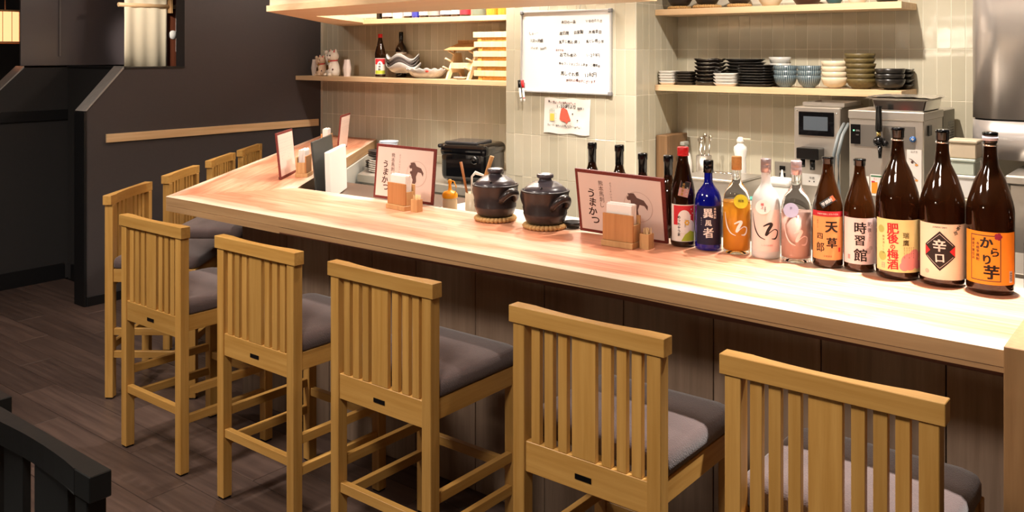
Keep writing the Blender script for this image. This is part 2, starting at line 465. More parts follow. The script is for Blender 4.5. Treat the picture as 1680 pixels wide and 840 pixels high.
wr = struct('wall_back_right', MB().box2((-2.2526, YB-0.0066, 0), (3.1, YB+0.15, 2.6)), M_grout)
tile_face(wr, (-2.246, YB-0.008), (1, 0), 1.44, Z0-TH, ztop-2*TH, 0)
pl = struct('wall_pillar', MB().box2((-3.06, YP+0.0014, 0), (-2.2474, YB+0.15, 2.6)), M_grout)
tile_face(pl, (-3.06, YP), (1, 0), 0.8125, Z0-TH, ztop-TH, 0)
tile_face(pl, (-2.246, YP+0.008), (0, 1), 0.43, Z0-TH, ztop-TH, PI/2)
struct('trim_1', MB().box2((-0.815, 4.205, 0.6), (-0.795, 4.2415, 2.59)), M_steel2)
struct('trim_2', MB().box2((-5.119, 4.225, 0.0), (-5.112, 4.2415, 2.59)), mat('pale_corner_bead', rgb(190, 180, 165), 0.5))

# overhead rack following the counter's plan: bottom board, front fascia, open behind
sf = thing('soffit', 'pale wooden rack hanging over the kitchen, bright front lip at the top left', 'soffit', (0, 0, 0)); sf['kind'] = 'structure'
M_sof = wood('soffit_wood', rgb(214, 194, 166), rgb(202, 178, 146), axis=0, rough=0.55, objvar=0)
out = [(-3.43, 2.516), (-1.62, 2.212), (-1.62, 2.90), (-3.67, 3.0), (-4.20, 3.80), (-4.411, 3.995), (-4.411, 4.235), (-4.90, 4.235)]
MB().prism(out, 1.650, 1.677).obj('bottom_board', M_pale, sf)
MB().prism([(-3.421, 2.528), (-1.63, 2.227), (-1.63, 2.250), (-3.410, 2.550), (-4.865, 4.235), (-4.89, 4.235)], 1.6775, 2.05).obj('fascia', M_sof, sf)

# dado strip on the charcoal wall
struct('trim_3', MB().box2((DW+0.0005, 2.63, 0.935), (DW+0.013, 4.20, 0.985), 0.001), M_paley)

# ================================================================== COUNTER
def slab_mat():
    m = bpy.data.materials.new('counter_slab_wood'); m.use_nodes = True
    nt = m.node_tree; b = nt.nodes['Principled BSDF']; N = nt.nodes.new; L = nt.links.new
    tc = N('ShaderNodeTexCoord'); sp = N('ShaderNodeSeparateXYZ'); L(tc.outputs['Object'], sp.inputs[0])
    # long wandering noise
    mp = N('ShaderNodeMapping'); mp.inputs['Scale'].default_value = (1.6, 9, 9); L(tc.outputs['Object'], mp.inputs['Vector'])
    nz = N('ShaderNodeTexNoise'); nz.inputs['Scale'].default_value = 1.0; nz.inputs['Detail'].default_value = 5; nz.inputs['Distortion'].default_value = 0.6
    L(mp.outputs[0], nz.inputs['Vector'])
    # fine grain
    mp2 = N('ShaderNodeMapping'); mp2.inputs['Scale'].default_value = (3.0, 70, 70); L(tc.outputs['Object'], mp2.inputs['Vector'])
    n2 = N('ShaderNodeTexNoise'); n2.inputs['Scale'].default_value = 1.0; n2.inputs['Detail'].default_value = 6; L(mp2.outputs[0], n2.inputs['Vector'])
    def math_(op, a=None, b_=None, va=None, vb=None):
        q = N('ShaderNodeMath'); q.operation = op
        if a: L(a, q.inputs[0])
        elif va is not None: q.inputs[0].default_value = va
        if b_: L(b_, q.inputs[1])
        elif vb is not None: q.inputs[1].default_value = vb
        return q.outputs[0]
    # heart wood mask: distance from both long edges, wandering
    d = math_('SUBTRACT', sp.outputs[1], None, vb=0.26); d = math_('ABSOLUTE', d)
    wob = math_('MULTIPLY', math_('SUBTRACT', nz.outputs[0], None, vb=0.5), None, vb=0.16)
    dd = math_('ADD', d, wob)
    mr = N('ShaderNodeMapRange'); mr.inputs[1].default_value = 0.185; mr.inputs[2].default_value = 0.225; mr.inputs[3].default_value = 1; mr.inputs[4].default_value = 0
    L(dd, mr.inputs[0])
    heart = N('ShaderNodeValToRGB'); e = heart.color_ramp.elements
    e[0].position = 0.33; e[0].color = rgb(188, 114, 84); e[1].position = 0.67; e[1].color = rgb(236, 184, 152)
    x = e.new(0.5); x.color = rgb(220, 152, 118)
    L(math_('ADD', math_('MULTIPLY', nz.outputs[0], None, vb=0.6), math_('MULTIPLY', n2.outputs[0], None, vb=0.4)), heart.inputs[0])
    sap = N('ShaderNodeValToRGB'); e = sap.color_ramp.elements
    e[0].position = 0.3; e[0].color = rgb(230, 198, 170); e[1].position = 0.7; e[1].color = rgb(242, 218, 196); L(n2.outputs[0], sap.inputs[0])
    mx = N('ShaderNodeMix'); mx.data_type = 'RGBA'; L(mr.outputs[0], mx.inputs[0]); L(sap.outputs[0], mx.inputs[6]); L(heart.outputs[0], mx.inputs[7])
    # dark figure streaks
    st = N('ShaderNodeMapRange'); st.inputs[1].default_value = 0.498; st.inputs[2].default_value = 0.512
    nn = N('ShaderNodeTexNoise'); nn.inputs['Scale'].default_value = 1.0; nn.inputs['Detail'].default_value = 2; nn.inputs['Distortion'].default_value = 1.0
    mp3 = N('ShaderNodeMapping'); mp3.inputs['Scale'].default_value = (1.1, 7, 7); mp3.inputs['Location'].default_value = (3, 1, 0); L(tc.outputs['Object'], mp3.inputs['Vector']); L(mp3.outputs[0], nn.inputs['Vector'])
    dist = math_('ABSOLUTE', math_('SUBTRACT', nn.outputs[0], None, vb=0.5))
    l2 = N('ShaderNodeMapRange'); l2.inputs[1].default_value = 0.0; l2.inputs[2].default_value = 0.012; l2.inputs[3].default_value = 0.35; l2.inputs[4].default_value = 0.0
    L(dist, l2.inputs[0])
    mx2 = N('ShaderNodeMix'); mx2.data_type = 'RGBA'; L(math_('MULTIPLY', l2.outputs[0], mr.outputs[0]), mx2.inputs[0]); L(mx.outputs[2], mx2.inputs[6]); mx2.inputs[7].default_value = rgb(150, 92, 62)
    L(mx2.outputs[2], b.inputs['Base Color'])
    b.inputs['Roughness'].default_value = 0.4
    return m
M_slab = slab_mat()
def edge_mat():
    m = bpy.data.materials.new('counter_edge_wood'); m.use_nodes = True
    nt = m.node_tree; b = nt.nodes['Principled BSDF']; N = nt.nodes.new; L = nt.links.new
    tc = N('ShaderNodeTexCoord'); mp = N('ShaderNodeMapping'); mp.inputs['Scale'].default_value = (2.0, 20, 40); L(tc.outputs['Object'], mp.inputs['Vector'])
    nz = N('ShaderNodeTexNoise'); nz.inputs['Scale'].default_value = 1; nz.inputs['Detail'].default_value = 5; L(mp.outputs[0], nz.inputs['Vector'])
    cr = N('ShaderNodeValToRGB'); e = cr.color_ramp.elements
    e[0].position = 0.3; e[0].color = rgb(160, 124, 86); e[1].position = 0.7; e[1].color = rgb(188, 152, 110); L(nz.outputs[0], cr.inputs[0])
    L(cr.outputs[0], b.inputs['Base Color']); b.inputs['Roughness'].default_value = 0.5
    return m
M_edge = edge_mat()
M_bark = wood('live_edge_bark_side', rgb(118, 70, 48), rgb(56, 30, 22), axis=0, rough=0.6, scale=0.35, objvar=0)

ct = thing('bar_counter', 'long timber bar counter with pinkish mitred top and dark panelled base', 'counter', (-3.408, 2.005, 0))
# long slab: local x from the corner, y from the outer edge
WA = math.atan2(0.794, -0.608)        # direction of the side counter
def L2(p): return (p[0]+3.408, p[1]-2.005)
inner = L2((-3.175, 2.49))
TT = 0.059
main = [(0.0008, 0.0006), (3.072, 0.0), (3.072, 0.245), (3.9, 0.245), (3.9, 0.55), (2.2, 0.55), (inner[0]+0.0008, inner[1])]
def edge_faces(o):
    o.data.materials.append(M_edge)
    for p in o.data.polygons:
        if abs(p.normal.z) < 0.5: p.material_index = 1
sl = MB().prism(main, ZC-0.036, ZC, 0.0012).obj('long_slab', M_slab, ct)
edge_faces(sl)
el = MB().prism([(0.001, 0.0006), (0.75, 0.0006), (0.75, 0.08), (0.06, 0.08)], ZC-TT, ZC-0.0365).obj('long_slab_edge', M_edge, sl)
# the natural edge band below: wavy and undercut
bb = MB().b; n = 90; R = []
for i in range(n+1):
    x = 0.75 + (3.071-0.75)*i/n; fade = min(1, (i/n)*1.6)
    wv = 0.006*math.sin(i*0.22) + 0.004*math.sin(i*0.51+1) + 0.003*math.sin(i*0.13+2)
    zt = (ZC-TT+0.0065)*(1-fade) + (ZC-0.0415-0.0035*math.sin(i*0.085+0.4))*fade
    R.append([bb.verts.new((x, 0.0004, ZC-0.0365)), bb.verts.new((x, 0.0008+0.001*fade, zt-0.002)), bb.verts.new((x, 0.001+0.009*fade, zt-0.006)), bb.verts.new((x, 0.0012+(0.021+wv*.5)*fade, ZC-TT-0.001*fade-wv*0.3*fade)), bb.verts.new((x, 0.07, ZC-TT-0.002)), bb.verts.new((x, 0.07, ZC-0.0372))])
for i in range(n):
    for k in range(5):
        f = bb.faces.new((R[i][k], R[i+1][k], R[i+1][k+1], R[i][k+1])); f.smooth = 0 < k < 3; f.material_index = 1 if k == 0 else 0
mm = MB(); mm.b.free(); mm.b = bb
mm.obj('live_edge', M_bark, sl).data.materials.append(M_edge)
# side slab in its own frame: local x along the side edge (away from the corner), y inward to the right
ss = bpy.data.objects.new('side_slab', None)
Rw = Matrix.Rotation(WA, 4, 'Z'); Ri = Rw.inverted()
def S(px, py):
    v = Ri @ Vector((px+3.408, py-2.005, 0)); return (v.x, v.y)
q = [S(-3.408, 2.005), S(-3.175, 2.49), S(-4.545, 4.238), S(-5.105, 4.238)]
q = [(q[0][0]-0.0008, q[0][1]), (q[1][0]-0.0008, q[1][1]), q[2], q[3]]
# in this frame inward is -y, so mirror the texture with negative y handled by the mesh
b2 = MB().prism(q, ZC-0.059, ZC, 0.0012)
sso = b2.obj('side_slab', None, ct)
sso.rotation_euler = (0, 0, WA)
def slab_mat_neg():
    m = M_slab.copy(); m.name = 'side_slab_wood'
    for nd in m.node_tree.nodes:
        if nd.type == 'MATH' and nd.operation == 'SUBTRACT' and abs(nd.inputs[1].default_value-0.26) < 1e-6: nd.inputs[1].default_value = -0.235
    return m
sso.data.materials.append(slab_mat_neg()); edge_faces(sso)

# counter base with dark boards
M_board = wood('dark_brown_board', rgb(146, 124, 106), rgb(124, 103, 86), axis=2, rough=0.55, scale=0.8, objvar=0.08)
Lx = lambda x: x+3.408
Ly = lambda y: y-2.005
cb = MB().box2((Lx(-3.0), Ly(2.28), 0.0), (Lx(0.45), Ly(2.46), ZC-TT-0.001)).obj('counter_base', M_trimblk, ct)
x = -3.25
for e in [-2.95, -2.69, -2.45, -2.225, -1.948, -1.663, -1.375, -1.089, -0.794, -0.502, -0.21]:
    MB().box2((Lx(x)+0.0015, Ly(2.262), 0.001), (Lx(e)-0.0015, Ly(2.2795), ZC-TT-0.002), 0.001).obj('panel', M_board, cb); x = e
cs = MB().prism([S(-3.25, 2.283), S(-3.001, 2.283), S(-3.001, 2.46), S(-3.17, 2.46), S(-4.56, 4.235), S(-4.80, 4.235)], 0.0, ZC-TT-0.001).obj('side_counter_base', M_trimblk, ct)
cs.rotation_euler = (0, 0, WA)
p0 = Vector(S(-3.26, 2.29)); p1 = Vector(S(-4.80, 4.235))
dd = (p1-p0); ln = dd.length; dd.normalize(); nn_ = Vector((-dd.y, dd.x))
for k in range(8):
    a = p0 + dd*(ln*k/8+0.0015); c = p0 + dd*(ln*(k+1)/8-0.0015)
    MB().prism([(a + nn_*0.001)[:], (c + nn_*0.001)[:], (c + nn_*0.018)[:], (a + nn_*0.018)[:]], 0.001, ZC-TT-0.002).obj('panel', M_board, cs)

# end post at the right
ep = thing('end_post', 'square pale brown timber post closing the right end of the counter', 'post', (-0.3335, 1.97, 0))
MB().box2((0, 0, 0), (0.55, 0.278, 0.886), 0.0015).obj('post', wood('end_post_wood', rgb(160, 124, 84), rgb(144, 108, 70), axis=2, rough=0.5, objvar=0), ep)
# ================================================================== CHAIRS
def make_chair(label, mx=M_chx, my=M_chy, mz=M_chz, slats=None, H=0.86, SEAT=0.548, D=0.39, plate=True):
    """origin on the floor at the middle of the back plane; +Y is where the sitter faces"""
    t = thing('counter_chair', label, 'chair')
    hw = 0.1985; P = 0.034
    # top rail with a scooped front
    pts = [(-0.2085, 0), (0.2085, 0), (0.2085, 0.036), (0.15, 0.036)]
    for k in range(9):
        a = 0.15 - 0.30*k/8; pts.append((a, 0.036 - 0.014*math.sin(PI*(0.08+0.84*k/8))))
    pts += [(-0.15, 0.036), (-0.2085, 0.036)]
    MB().prism(pts, H-0.04, H, 0.0012).obj('top_rail', mx, t)
    for s in (-1, 1):
        g = MB().box2((s*hw, 0.004, 0.006), (s*(hw-P), 0.004+P, H-0.0405), 0.0015).obj('rear_leg', mz, t)
        MB().box2((s*(hw-0.003), 0.007, 0), (s*(hw-P+0.003), P+0.001, 0.0055)).obj('foot_glide', M_blkp, g)
        g = MB().box2((s*(hw-0.002), D-0.036, 0.006), (s*(hw-P-0.002), D-0.002, SEAT-0.0005), 0.0015).obj('front_leg', mz, t)
        MB().box2((s*(hw-0.005), D-0.033, 0), (s*(hw-P+0.001), D-0.005, 0.0055)).obj('foot_glide', M_blkp, g)
        MB().box2((s*(hw-0.006), 0.0385, SEAT-0.055), (s*(hw-0.026), D-0.0365, SEAT-0.0005), 0.001).obj('side_apron', my, t)
        for z in (0.282, 0.186):
            MB().box2((s*(hw-0.008), 0.0385, z-0.014), (s*(hw-0.026), D-0.0365, z+0.014), 0.001).obj('side_rung', my, t)
    MB().box2((-hw+P+.0005, 0.008, 0.473), (hw-P-.0005, 0.030, 0.545), 0.0012).obj('lower_back_rail', mx, t)
    MB().box2((-hw+P+.0005, 0.010, 0.204), (hw-P-.0005, 0.030, 0.232), 0.001).obj('rear_rung', mx, t)
    MB().box2((-hw+P+.0025, D-0.030, 0.236), (hw-P-.0025, D-0.010, 0.264), 0.001).obj('front_rung', mx, t)
    MB().box2((-hw+P+.0025, D-0.026, SEAT-0.055), (hw-P-.0025, D-0.006, SEAT-0.0005), 0.001).obj('front_apron', mx, t)
    for c in (-0.1355, -0.0975, -0.0585, 0.0595, 0.0985, 0.1365):
        MB().box2((c-0.0125, 0.010, 0.5455), (c+0.0125, 0.024, H-0.0405), 0.001).obj('slat', mz, t)
    MB().box2((-0.032, 0.009, 0.5455), (0.032, 0.022, H-0.0405), 0.001).obj('center_splat', mz, t)
    # cushion: rounded pad
    b = bmesh.new(); rings = []
    def rr(ix, z, r=0.035, n=6):
        x0, x1, y0, y1 = -0.196+ix, 0.196-ix, 0.0395+ix, D+0.004-ix; out = []
        for cx, cy, a0 in ((x1-r, y0+0.008, -PI/2), (x1-r, y1-r, 0), (x0+r, y1-r, PI/2), (x0+r, y0+0.008, PI)):
            rad = r if cy > 0.2 else 0.008
            cxx = cx if cy > 0.2 else (cx + (r-rad) * (1 if cx > 0 else -1))
            for k in range(n+1):
                a = a0 + PI/2*k/n; out.append(b.verts.new((cxx+rad*math.cos(a), cy+rad*math.sin(a), z)))
        return out
    for ix, z in ((0.006, 0.549), (0.0, 0.556), (0.0, 0.580), (0.004, 0.592), (0.014, 0.599), (0.04, 0.603), (0.09, 0.605)):
        rings.append(rr(ix, z))
    for A, B in zip(rings, rings[1:]):
        for k in range(len(A)):
            f = b.faces.new((A[k], A[(k+1) % len(A)], B[(k+1) % len(A)], B[k])); f.smooth = True
    b.faces.new(rings[0]); b.faces.new(rings[-1])
    # keep the pad's rear clear of the posts: it starts just in front of the slats
    mm = MB(); mm.b.free(); mm.b = b
    mm.obj('seat_cushion', M_cush, t)
    if plate:
        MB().box2((-0.022, 0.0065, 0.498), (0.022, 0.0078, 0.510)).obj('maker_plate', M_blkp, t)
    return t
chair0 = make_chair('light timber chair at the long counter, farthest from the end post')
G1 = 'light timber chairs along the long counter'
chair0['group'] = G1
chair0.location = (-3.004, 1.700, 0)
dup(chair0, (-2.386, 1.698, 0), 0, 'light timber chair at the long counter, second from the counter corner', G1)
dup(chair0, (-1.810, 1.690, 0), 0, 'light timber chair at the middle of the long counter row', G1)
dup(chair0, (-1.123, 1.667, 0), 0, 'light timber chair at the long counter, second from the end post', G1)
dup(chair0, (-0.5775, 1.658, 0), 0, 'largest light timber chair in the foreground, next to the end post', G1)
G2 = 'light timber chairs along the side counter'
ux, uy = -0.608, 0.794; ox, oy = -0.794, -0.608
for (tt, off, lab) in ((0.275, 0.300, 'light timber chair at the side counter, nearest the counter corner'),
                       (0.885, 0.303, 'light timber chair at the side counter, second from the corner, back facing the charcoal wall'),
                       (1.49, 0.306, 'light timber chair at the side counter, third from the corner, mostly behind the counter'),
                       (2.03, 0.306, 'light timber chair at the side counter, last before the tiled wall')):
    dup(chair0, (-3.408+ux*tt+ox*off, 2.01+uy*tt+oy*off, 0), math.atan2(-0.794, 0.608), lab, G2)

def black_chair(label, x1, y, group):
    t = thing('dining_chair', label, 'chair', (x1, y, 0), 0, group)
    W = 0.43; H = 0.80
    pts = [(-W, 0.036), (0, 0.036), (0, 0), (-0.05, 0)]
    for k in range(9):
        a = -0.05 - (W-0.1)*k/8; pts.append((a, 0.009*math.sin(PI*(0.05+0.9*k/8))))
    pts += [(-W+0.05, 0), (-W, 0)]
    MB().prism(pts, H-0.042, H, 0.0015).obj('top_rail', M_blk, t)
    for a, b in ((-0.052, -0.012), (-W+0.012, -W+0.052)):
        MB().box2((a, 0.002, 0), (b, 0.034, H-0.0425), 0.002).obj('rear_leg', M_blk, t)
        MB().box2((a, -0.40, 0), (b, -0.362, 0.42), 0.002).obj('front_leg', M_blk, t)
        MB().box2((a+0.008, -0.3615, 0.365), (b-0.008, 0.0015, 0.42), 0.001).obj('side_apron', M_blk, t)
    MB().box2((-W+0.0525, 0.008, 0.40), (-0.0525, 0.030, 0.455), 0.001).obj('lower_back_rail', M_blk, t)
    MB().box2((-W+0.0525, -0.39, 0.365), (-0.0525, -0.37, 0.42), 0.001).obj('front_apron', M_blk, t)
    for a, b in ((-0.215, -0.094), (-0.336, -0.259)):
        MB().box2((a, 0.011, 0.4555), (b, 0.025, H-0.0425), 0.001).obj('slat', M_blk, t)
    MB().box2((-W+0.014, -0.40, 0.421), (-0.014, -0.002, 0.46), 0.012, seg=3).obj('seat_cushion', mat('black_seat_leather', rgb(20, 20, 21), 0.6), t)
black_chair('black chair back in the bottom left corner, nearer one', -1.378, 0.682, 'black dining chairs at bottom left')
black_chair('black chair just behind the nearer black one, cut by the left edge', -1.822, 0.716, 'black dining chairs at bottom left')

# ================================================================== BOTTLES ON THE COUNTER
def bottle_prof(h, r, rn, kind):
    if kind == 'tall':       # long sloping shoulder
        return [(0, 0), (r*0.8, 0), (r*0.97, 0.004), (r, 0.012), (r, h*0.50), (r*0.985, h*0.53), (r*0.93, h*0.57), (r*0.80, h*0.63), (r*0.64, h*0.70), (rn*1.35, h*0.78), (rn*1.08, h*0.86), (rn, h*0.93), (rn, h*0.965)]
    if kind == 'mid':
        return [(0, 0), (r*0.8, 0), (r*0.97, 0.003), (r, 0.010), (r, h*0.52), (r*0.96, h*0.57), (r*0.84, h*0.64), (r*0.66, h*0.72), (rn*1.4, h*0.80), (rn*1.1, h*0.86), (rn, h*0.92), (rn, h*0.965)]
    if kind == 'round':      # round shoulder, straight neck
        return [(0, 0), (r*0.85, 0), (r*0.98, 0.004), (r, 0.012), (r, h*0.50), (r*0.985, h*0.55), (r*0.92, h*0.60), (r*0.78, h*0.65), (r*0.58, h*0.69), (rn*1.25, h*0.73), (rn*1.02, h*0.76), (rn, h*0.80), (rn, h*0.95)]
    if kind == 'wine':
        return [(0, 0), (r*0.85, 0), (r*0.98, 0.004), (r, 0.012), (r, h*0.58), (r*0.97, h*0.62), (r*0.82, h*0.67), (r*0.55, h*0.72), (rn*1.15, h*0.76), (rn, h*0.80), (rn, h*0.95)]
def bottle(name, label, x, y, h, r, rn, kind, glass, group='bottles lined up on the counter', z=ZC, face=None, seg=40, turn=0.0):
    a = math.atan2(-x, y) if face is None else face
    t = thing(name, label, 'bottle', (x, y, z+0.0003), a+turn, group)
    MB().lathe(bottle_prof(h, r, rn, kind), seg).obj('glass_body', glass, t)
    return t
def crown(t, h, rn, m=M_capb, h0=0.93, flare=1.17, ring=True):
    MB().lathe([(rn*1.05, h*h0), (rn*1.10, h*h0+0.001), (rn*1.10, h*0.975), (rn*flare, h*0.979), (rn*flare, h*0.996), (rn*0.9, h), (0, h)], 32).obj('cap', m, t)
    if ring:
        MB().lathe([(rn*1.02, h*(h0-0.02)), (rn*1.16, h*(h0-0.02)+0.001), (rn*1.16, h*(h0-0.02)+0.004), (rn*1.02, h*(h0-0.02)+0.005)], 32).obj('neck_ring', M_chrome, t)
def screw(t, h, rn, m, h0=0.87, k=1.12):
    MB().lathe([(rn*1.02, h*h0), (rn*k, h*h0+0.0005), (rn*k, h*0.93), (rn*(k-0.04), h*0.935), (rn*k, h*0.94), (rn*k, h*0.994), (rn*(k-0.08), h), (0, h)], 32).obj('cap', m, t)
def wrap(t, r, z0, z1, a0, a1, m, name='paper_label', off=0.0006):
    """curved label from angle a0 to a1 (radians, 0 is the front)"""
    b = bmesh.new(); n = max(6, int((a1-a0)/0.08)); R = r+off; A = []; B = []
    for i in range(n+1):
        a = a0+(a1-a0)*i/n
        A.append(b.verts.new((R*math.sin(a), -R*math.cos(a), z0))); B.append(b.verts.new((R*math.sin(a), -R*math.cos(a), z1)))
    for i in range(n):
        f = b.faces.new((A[i], A[i+1], B[i+1], B[i])); f.smooth = True
    me = bpy.data.meshes.new(name); b.to_mesh(me); b.free(); me.materials.append(m)
    o = bpy.data.objects.new(name, me); COL.objects.link(o); o.parent = t
    return o
# --- 1.8 litre brown bottles --------------------------------------------------
R18, N18, H18 = 0.0545, 0.0148, 0.395
# plum wine, yellow-green label
t = bottle('sake_bottle', 'tall brown bottle with yellow-green label and red vertical characters', -0.671, 2.492, H18, R18, N18, 'tall', M_brown)
crown(t, H18, N18, M_capb)
lb = wrap(t, R18, 0.022, 0.158, -1.15, 1.25, mat('label_lime', rgb(232, 224, 158), 0.6, var=0.05, bscale=20))
Ink().disc(0.030, 0.050, 0.022).disc(0.045, 0.066, 0.016).disc(0.016, 0.038, 0.012).disc(0.055, 0.042, 0.012).cyl(R18, 'blossom_print', M_inkp, lb, 0.0009)
Ink().disc(-0.044, 0.130, 0.010).disc(-0.040, 0.060, 0.012).cyl(R18, 'green_print', mat('ink_green', rgb(176, 186, 104), 0.7), lb, 0.0009)
k = Ink()
for ch, z, s_ in (('肥', 0.1345, 0.030), ('後', 0.1085, 0.028), ('の', 0.087, 0.014), ('梅', 0.068, 0.028), ('酒', 0.0415, 0.028)):
    k.text(-0.012, z, ch, s_, 0.06, 0.035)
k.cyl(R18, 'lettering', M_inkr, lb, 0.0013)
k = Ink().vtext(0.020, 0.118, '瑞鷹', 0.0165, 0.019, 0.015)
k.vtext(-0.036, 0.112, '純米酒じこみ', 0.0065, 0.0085)
for i in range(5): k.vtext(0.016+0.006*i, 0.086, '肥後の梅と酒'[:6-(i % 2)], 0.0035, 0.005)
k.cyl(R18, 'small_lettering', mat('ink_olive', rgb(96, 84, 50), 0.7), lb, 0.0013)
Ink().frame(-0.041, 0.030, -0.032, 0.043, 0.0012).text(-0.0365, 0.0365, '印', 0.007).cyl(R18, 'seal', M_inkp, lb, 0.0013)
# dry sake, black diamond
t = bottle('sake_bottle', 'tall brown bottle with cream label, black diamond and two red triangles', -0.561, 2.489, H18, R18, N18, 'tall', M_brown)
crown(t, H18, N18, M_capb)
lb = wrap(t, R18, 0.020, 0.160, -1.2, 1.3, mat('label_cream', rgb(240, 226, 200), 0.6))
dc = 0.092
dx, dy = 0.036, 0.050
Ink().poly([(-0.006, dc+dy), (-0.006-dx, dc+0.014), (-0.006-dx, dc-0.014), (-0.006, dc-dy), (-0.006+dx, dc-0.014), (-0.006+dx, dc+0.014)]).cyl(R18, 'black_diamond', M_ink, lb, 0.0009)
Ink().poly([(-0.006-dx+.0005, dc+0.013), (-0.006-dx+.0005, dc-0.013), (-0.006-dx+0.0135, dc)]).cyl(R18, 'red_triangle', M_inkr, lb, 0.0012)
Ink().poly([(-0.006+dx-.0005, dc+0.013), (-0.006+dx-0.0135, dc), (-0.006+dx-.0005, dc-0.013)]).cyl(R18, 'red_triangle', M_inkr, lb, 0.0012)
k = Ink().text(-0.007, dc+0.014, '辛', 0.032, 0, 0.045).text(-0.006, dc-0.018, '口', 0.024, 0.05, 0.05)
for (x0, y0, x1, y1) in ((-0.006, dc+0.043, -0.006-0.031, dc+0.014), (-0.006, dc+0.043, -0.006+0.031, dc+0.014), (-0.006, dc-0.043, -0.006-0.031, dc-0.014), (-0.006, dc-0.043, -0.006+0.031, dc-0.014)):
    k.stroke([(x0, y0), ((x0+x1)/2, (y0+y1)/2), (x1, y1)], [0.0007]*3, 3)
k.cyl(R18, 'white_lettering', M_inkw, lb, 0.0013)
Ink().text(-0.006, 0.151, 'JUNMAI SAKE', 0.0055).cyl(R18, 'small_lettering', M_ink, lb, 0.0012)
Ink().text(0.038, 0.150, '本', 0.012, 0.4, 0.03).text(0.031, 0.139, '当', 0.011, 0.4, 0.03).text(0.044, 0.157, 'に', 0.008, 0.4, 0.03).cyl(R18, 'brush_lettering', M_ink, lb, 0.0012)
Ink().ring(-0.037, 0.038, 0.005, 0.001).text(-0.037, 0.038, '印', 0.006).cyl(R18, 'seal', M_inkp, lb, 0.0012)
# sweet potato spirit, orange label
t = bottle('shochu_bottle', 'tall brown bottle with orange label, dark frame and white band on its neck', -0.450, 2.484, H18, R18, N18, 'tall', M_brown)
MB().lathe([(N18*1.105, H18*0.945), (N18*1.2, H18*0.947), (N18*1.2, H18*0.974), (N18*1.105, H18*0.9745)], 32).obj('white_band', mat('lilac_white_foil', rgb(206, 200, 210), 0.5), t)
crown(t, H18, N18, M_capb, 0.93, 1.2)
lb = wrap(t, R18, 0.026, 0.154, -1.22, 1.25, mat('label_orange', rgb(240, 150, 34), 0.55, var=0.06, bscale=14))
Ink().frame(-0.046, 0.034, 0.024, 0.146, 0.0022).cyl(R18, 'frame_print', M_inkb, lb, 0.0009)
k = Ink().text(-0.008, 0.128, 'か', 0.030, -0.05, 0.05, 1.0).text(0.010, 0.106, 'ら', 0.024, 0.05, 0.05).text(-0.007, 0.087, 'り', 0.026, 0.1, 0.05).text(0.003, 0.057, '芋', 0.036, 0.0, 0.055)
k.cyl(R18, 'lettering', M_ink, lb, 0.0012)
k = Ink().vtext(-0.0275, 0.124, '本格芋焼酎', 0.0085, 0.0095, 0.02).vtext(-0.039, 0.132, '黄金千貫仕込', 0.0075, 0.0088, 0.02)
k.cyl(R18, 'small_lettering', M_inkb, lb, 0.0012)
k = Ink()
for a in range(5): k.disc(0.0175+0.005*math.cos(a*1.256), 0.144+0.005*math.sin(a*1.256), 0.0042, 12)
k.disc(0.0175, 0.144, 0.005).cyl(R18, 'purple_blossom', mat('ink_purple', rgb(146, 30, 70), 0.6), lb, 0.0015)
Ink().rect(0.046, 0.032, 0.056, 0.060).cyl(R18, 'barcode_patch', M_inkw, lb, 0.0009)
k = Ink()
for i in range(14): k.rect(0.0468, 0.034+i*0.0018, 0.0552, 0.034+i*0.0018+0.0005+0.0004*(i % 3))
k.cyl(R18, 'barcode', M_ink, lb, 0.0012)
# partly seen dark bottle at the right edge
t = bottle('sake_bottle', 'dark bottle cut by the right edge, round pale label and lettered neck sash', -0.330, 2.500, 0.30, 0.048, 0.0145, 'mid', M_brown)
crown(t, 0.30, 0.0145, M_capb)
lb = wrap(t, 0.048, 0.018, 0.125, -2.0, 1.2, mat('label_plum', rgb(70, 52, 58), 0.5))
Ink().disc(-0.012, 0.071, 0.036, 32, 0.045).cyl(0.048, 'purple_ring', mat('ink_purple', rgb(146, 30, 70), 0.6), lb, 0.0008)
Ink().disc(-0.012, 0.071, 0.033, 32, 0.042).cyl(0.048, 'pink_oval', mat('label_pink_oval', rgb(240, 214, 196), 0.6), lb, 0.0011)
Ink().vtext(-0.034, 0.085, 'うまい焼酎', 0.0065, 0.0085).vtext(-0.026, 0.078, 'しあわせ', 0.006, 0.0085).cyl(0.048, 'lettering', M_ink, lb, 0.0014)
Ink().disc(-0.006, 0.050, 0.012).stroke([(-0.020, 0.092), (-0.004, 0.100), (0.006, 0.090)], [0.003, 0.009, 0.003]).cyl(0.048, 'orange_print', mat('ink_orange', rgb(226, 150, 70), 0.6), lb, 0.0014)
MB().lathe([(0.0432, 0.162), (0.0448, 0.163), (0.0395, 0.184), (0.0380, 0.184)], 32).obj('neck_sash', mat('sash_dark', rgb(44, 36, 52), 0.5), t)
Ink().text(-0.018, 0.1725, 'くまもと', 0.009, 0, 0.03).cyl(0.0445, 'sash_lettering', M_inkw, t, 0.0006)
